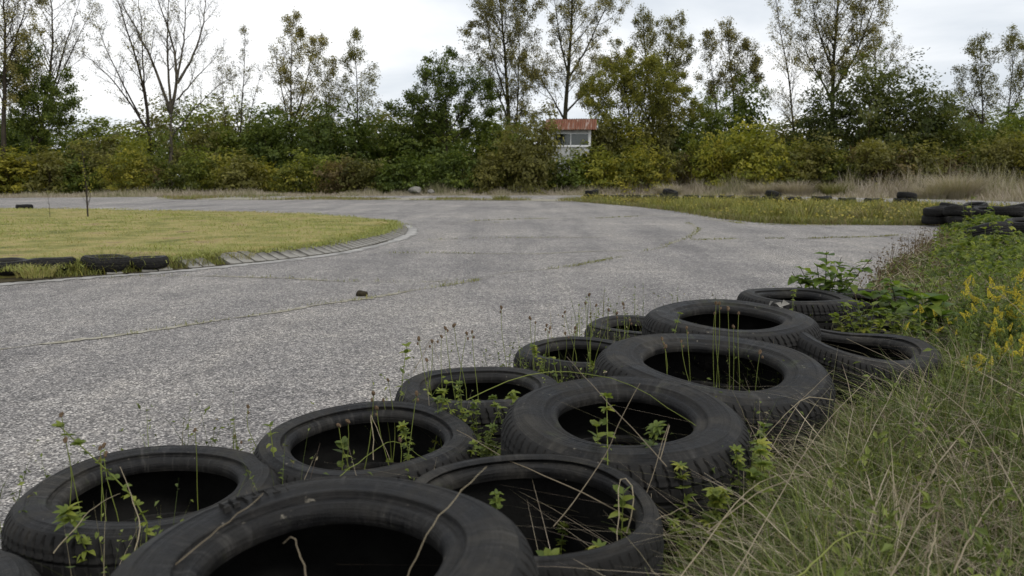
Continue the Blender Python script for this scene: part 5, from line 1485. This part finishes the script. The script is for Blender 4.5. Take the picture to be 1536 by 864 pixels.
# goldenrod
def plume(seed):
    rng = np.random.default_rng(seed); n = 170
    t = rng.random(n); r_ = .026 * (1 - t) + .004; a = rng.uniform(0, 6.28, n)
    c = np.c_[r_ * np.cos(a) * rng.random(n) ** .5 + .02 * t * t, r_ * np.sin(a), t * .11]
    v, f = leaves(c, norm(rng.normal(0, 1, (n, 3)) + [0, 0, .5]), .009, rng, .9)
    m_ = mesh_np('flower_plume', v, f, rng.random(n)); m_.materials.append(L_gold); return m_
PL = [plume(k) for k in range(3)]
def goldenrod(base, tip, label, seed, sc=1.0, npl=3):
    rng = np.random.default_rng(seed); base = np.array(base, float); d = np.array(tip, float) - base
    e = empty('goldenrod', base, (0, 0, 0), label, 'flower', 'goldenrod on the bank')
    _, q = stem_obj([np.zeros(3), d * .5 + rng.normal(0, .02, 3), d], .003, .0015, GR_green, e)
    n = 150; t = rng.uniform(.1, .98, n); x = t * (len(q) - 1.001); i = x.astype(int); fr = (x - i)[:, None]
    p = q[i] * (1 - fr) + q[i + 1] * fr
    az = rng.uniform(0, 6.28, n); L = .075 * (1.15 - .6 * t) * sc
    dr = np.c_[np.cos(az), np.sin(az), np.full(n, .45)]
    nr = norm(np.cross(dr, np.c_[-np.sin(az), np.cos(az), np.zeros(n)]))
    b_ = np.c_[-np.sin(az), np.cos(az), np.zeros(n)]
    p2 = p + norm(dr) * L[:, None]; w_ = (L * .12)[:, None]; pm = (p + p2) / 2 + [0, 0, .006]
    v = np.stack([p, pm + b_ * w_, p2 - [0, 0, .012], pm - b_ * w_], 1).reshape(-1, 3)
    obj('foliage', mesh_np('foliage', v, np.arange(n * 4).reshape(n, 4), rng.random(n)), L_goldleaf, e)
    for j in range(npl):
        pp = q[-1 - (j > 0)] if j < 2 else q[-2]
        obj('flower_plume', PL[(seed + j) % 3], None, e, pp + rng.normal(0, .012, 3), (rng.normal(0, .6), rng.normal(0, .6), rng.uniform(0, 6)), (sc * rng.uniform(.38, .75),) * 3)
    return e
GD = [(1528, 418, 4.2, 'tallest goldenrod with a full yellow plume', 1.0, 4), (1515, 435, 4.25, 'goldenrod with drooping plume beside the tallest one', .9, 3), (1498, 430, 4.4, 'goldenrod with paired plumes', .8, 3), (1470, 425, 4.5, 'goldenrod standing nearest the bramble clumps', .8, 3), (1535, 455, 4.0, 'short leafy goldenrod under the tallest one', .8, 2),
      (1482, 450, 4.3, 'goldenrod with thin plume and pale leaves', .65, 2), (1505, 480, 4.0, 'leafy goldenrod barely in flower', .5, 1), (1460, 465, 4.3, 'small goldenrod with orange tinted plume', .6, 2), (1525, 500, 3.8, 'leafy goldenrod low on the bank', .45, 1), (1490, 500, 3.9, 'short goldenrod in the grass', .4, 1),
      (1545, 430, 4.4, 'goldenrod leaning past the tallest one', .9, 3), (1380, 470, 4.2, 'small yellow flowered stem by the sunken tyre', .5, 2), (1402, 478, 4.2, 'yellow flowered stem near the broad leaves', .5, 2), (1365, 478, 4.15, 'short yellow flowered stem above the saddle tyre', .5, 2), (1420, 490, 4.1, 'yellow flowered stem between broad leaves and goldenrod', .45, 2), (1440, 482, 4.1, 'thin yellow flowered stem under the goldenrod', .4, 1),
      (1512, 455, 4.5, 'goldenrod half hidden behind the others', .7, 2), (1548, 470, 4.2, 'dense leaved goldenrod on the bank slope', .6, 2)]
for k, (px, top, d, lab, sc, npl) in enumerate(GD):
    t = W(px, top, d); b = t.copy(); b[2] = 0; b[0] += rs.normal(0, .04); b[1] += rs.normal(0, .04)
    goldenrod(b, t, lab, 900 + k, sc, npl)

for k in range(26):
    px_ = rs.uniform(1440, 1560); top = rs.uniform(428, 560); d = np.interp(top, [420, 560], [4.6, 3.5]) + rs.uniform(-.15, .15)
    t = W(px_, top, d); b = t.copy(); b[2] = 0; b[0] += rs.normal(0, .04); b[1] += rs.normal(0, .04)
    goldenrod(b, t, 'leafy goldenrod stem in the crowded yellow clump on the bank', 950 + k, rs.uniform(.5, .9), 2 + k % 3)
# long dry stems crossing over the tyres and the bank
def stalk(pp, label, seed, mat=GR_straw, r=.0021, group='long dry stems over the tyres and bank', name='dry_stem'):
    pts = [W(x, y, d) for x, y, d in pp]
    base = pts[0].copy(); base_z = max(0.0, base[2]); base[2] = base_z
    e_pts = [q - base for q in pts]
    rng = np.random.default_rng(seed)
    q = resample(e_pts, 13); q[1:-1] += rng.normal(0, .0012, (11, 3)); r = r * .62
    v, f = tubes(q[None], np.linspace(r, r * .45, 13)[None], 5)
    o = obj(name, mesh_np(name, v, f, np.full(len(f), rng.uniform(.2, .9)), True), mat, None, base)
    return tag(o, label, 'dry stem', group)
ST = [([(985, 800, 2.0), (880, 740, 2.1), (760, 690, 2.2), (685, 645, 2.35)], 'long brown stem slanting across the thin walled tyre', .0028), ([(830, 790, 2.0), (900, 700, 2.1), (945, 600, 2.2), (960, 575, 2.25)], 'bent brown stem rising past the tilted tyre', .0022),
      ([(1000, 700, 2.0), (900, 590, 2.3), (850, 535, 2.6)], 'thin straw leaning up the side of the tilted tyre', .0018), ([(940, 800, 1.9), (960, 740, 1.95), (930, 700, 2.0), (925, 870, 1.7)], 'pale curved straw hanging at the rim of the thin walled tyre', .0024), ([(990, 690, 2.1), (1010, 620, 2.2), (1000, 640, 2.2), (960, 780, 2.0)], 'broken straw beside the thin walled tyre', .002),
      ([(870, 860, 1.7), (960, 790, 1.8), (1030, 760, 1.9)], 'straw lying low in front of the thin walled tyre', .0022), ([(1090, 880, 1.5), (1230, 640, 2.2), (1310, 560, 2.6)], 'long straw slanting up out of the bank grass', .002), ([(1010, 880, 1.6), (1130, 720, 2.0), (1210, 700, 2.1), (1290, 760, 2.0)], 'arched straw bowing over the bank grass', .0022),
      ([(1180, 880, 1.5), (1280, 790, 1.6), (1340, 810, 1.6)], 'yellowish bent stem low in the bank grass', .003), ([(1060, 800, 1.7), (1140, 735, 1.8), (1260, 690, 2.0)], 'grey straw lying along the bank grass', .002), ([(1330, 880, 1.4), (1380, 780, 1.55), (1400, 765, 1.6)], 'short stiff straw standing in the bank grass', .0026), ([(1390, 880, 1.4), (1405, 780, 1.5)], 'upright cut straw in the bank grass', .0024),
      ([(1430, 860, 1.5), (1475, 770, 1.6), (1500, 740, 1.65)], 'stout straw leaning in the bank grass', .003), ([(1536, 760, 1.8), (1450, 610, 2.4), (1340, 540, 3.0), (1270, 508, 3.3)], 'very long pale straw sweeping over the bank', .0022), ([(1545, 480, 3.0), (1500, 440, 3.1), (1465, 410, 3.2)], 'straight pale straw among the goldenrod', .002), ([(620, 560, 3.0), (650, 500, 3.1), (655, 540, 3.0), (672, 560, 2.95)], 'kinked pale straw behind the overgrown tyre', .0018),
      ([(560, 690, 2.5), (560, 640, 2.55), (552, 612, 2.6), (585, 690, 2.45)], 'curled white straw in the flat tyre', .002), ([(1250, 600, 2.9), (1210, 590, 2.9), (1150, 650, 2.7), (1120, 700, 2.5)], 'grey straw by the largest tyre', .002), ([(1140, 700, 2.4), (1200, 600, 2.7), (1250, 555, 2.9)], 'thin stem leaning against the largest tyre', .0018), ([(700, 600, 2.7), (780, 560, 2.75), (860, 555, 2.8), (950, 575, 2.7), (1060, 650, 2.5)], 'yellow runner draped over the tilted tyre', .0022),
      ([(500, 720, 2.3), (590, 655, 2.5), (640, 690, 2.45)], 'green runner over the edge of the flat tyre', .002), ([(190, 860, 1.7), (215, 790, 1.75), (180, 700, 1.9)], 'drooping brown stem beside the dusty tyre', .002), ([(80, 830, 1.8), (140, 760, 1.9), (180, 740, 1.9)], 'brown curved stem on the dusty tyre sidewall', .002), ([(235, 870, 1.25), (370, 760, 1.3), (395, 740, 1.32)], 'blurred straw across the smooth end tyre', .0016),
      ([(470, 900, 1.2), (440, 800, 1.25), (425, 815, 1.25)], 'straw standing in the hole of the smooth end tyre', .0018), ([(610, 870, 1.3), (650, 780, 1.32), (730, 700, 1.4)], 'pale straw scraping the smooth end tyre', .0016)]
for k, (pp, lab, r) in enumerate(ST):
    stalk(pp, lab, 1000 + k, GR_green if 'green' in lab or 'yellow' in lab else GR_straw, r)
# two small white daisies in the bank
def daisy(px, py, d, label, seed):
    rng = np.random.default_rng(seed); t = W(px, py, d); b = t.copy(); b[2] = 0; b[1] += .05
    e = empty('daisy', b, (0, 0, 0), label, 'flower', 'white flowers in the bank grass')
    stem_obj([np.zeros(3), (t - b) * .5, t - b], .0014, .001, GR_green, e)
    v, f = [], []
    for k in range(9):
        a = k * 6.283 / 9; c, s_ = math.cos(a), math.sin(a); o = len(v)
        v += [(.002 * c, .002 * s_, 0), (.007 * c - .0022 * s_, .007 * s_ + .0022 * c, .001), (.012 * c, .012 * s_, 0), (.007 * c + .0022 * s_, .007 * s_ - .0022 * c, .001)]; f.append((o, o + 1, o + 2, o + 3))
    obj('petals', mesh_np('petals', v, f), M_petal, e, t - b, (rng.normal(0, .3) - .5, rng.normal(0, .3) + .5, 0), (.72,) * 3)
    obj('flower_centre', HEADS[0], L_gold, e, t - b + [0, 0, .001], None, (.5, .5, .3))
M_petal = simple_noise_mat('white_petal', [(.3, (.62, .62, .58)), (.7, (.8, .8, .76))], 30)
daisy(1333, 772, 1.9, 'open white flower in the bank grass', 1)
daisy(1209, 792, 1.9, 'small white flower beside a bent yellow stem', 2)
# pale scrap on the tyre of the stacked pair
v, f = leaves(np.array([[0, 0, .006], [.03, .01, .012], [-.025, .015, .012]]), norm(np.array([[.1, -.3, 1], [.4, -.2, .8], [-.4, .1, .9]])), .07, np.random.default_rng(3), .5, .2)
sp_ = W(1168, 461, 3.55 / DK); tag(obj('paper_scrap', mesh_np('paper_scrap', v, f), M_pale, None, sp_), 'crumpled pale scrap lying on the upper tyre of the stacked pair', 'litter')

# sapling and weeds on the lawn
def sapling(px, base_py, top_py, label, seed, nb, nlf, r=.012):
    rng = np.random.default_rng(seed); b = G(px, base_py, .1); h = W(px, top_py, b[1])[2] - .1
    e = empty('sapling', b, (0, 0, 0), label, 'sapling')
    mb = MB(); pts = resample([(0, 0, 0), (.01, 0, h * .5), (-.02, 0, h)], 10)[None]; rr = np.linspace(r, r * .25, 10)[None]
    mb.add(*tubes(pts, rr, 6)); p, dr, r1, t = kids(pts, rr, nb, .12, .97, .7, rng)
    q, r2 = grow(p, dr, h * .22 * rng.uniform(.4, 1.2, len(p)), np.maximum(r1 * .5, .003), 4, .12, .15, rng); mb.add(*tubes(q, r2, 4))
    obj('trunk', mb.mesh('trunk', True), M_bark, e)
    if nlf:
        tp = q[:, 2:].reshape(-1, 3); tp = tp[tp[:, 2] > h * .35]; i = rng.integers(0, len(tp), nlf)
        v, f = leaves(tp[i] + rng.normal(0, .02, (nlf, 3)), norm(rng.normal(0, 1, (nlf, 3))), .045, rng, .6); obj('crown', mesh_np('crown', v, f, .5 + .5 * rng.random(nlf)), L_yg, e)
sapling(132, 327, 205, 'thin bare sapling with a few yellow leaves on the lawn', 1, 22, 120, .018)
sapling(75, 328, 296, 'small twig like sapling on the lawn near the thin sapling', 2, 6, 0, .005)
for k, (px, py, h, r, n, lab, mt) in enumerate(((150, 401, .22, .34, 420, 'grey green bushy weed over the lawn tyres', GR_verge), (40, 412, .14, .25, 260, 'grass tuft before the lawn tyres', GR_lawn), (345, 386, .12, .35, 300, 'yellow green tuft by the end of the broken kerb', GR_lawn), (112, 404, .14, .2, 180, 'short weed tuft between two lawn tyres', GR_verge))):
    b = G(px, py, .05)
    e = tussock(px, b[1] / DK, h, r, n, lab, mt, 50 + k, 'weed tufts by the lawn tyres', 'weed_tuft', .006); e.location.z = .03
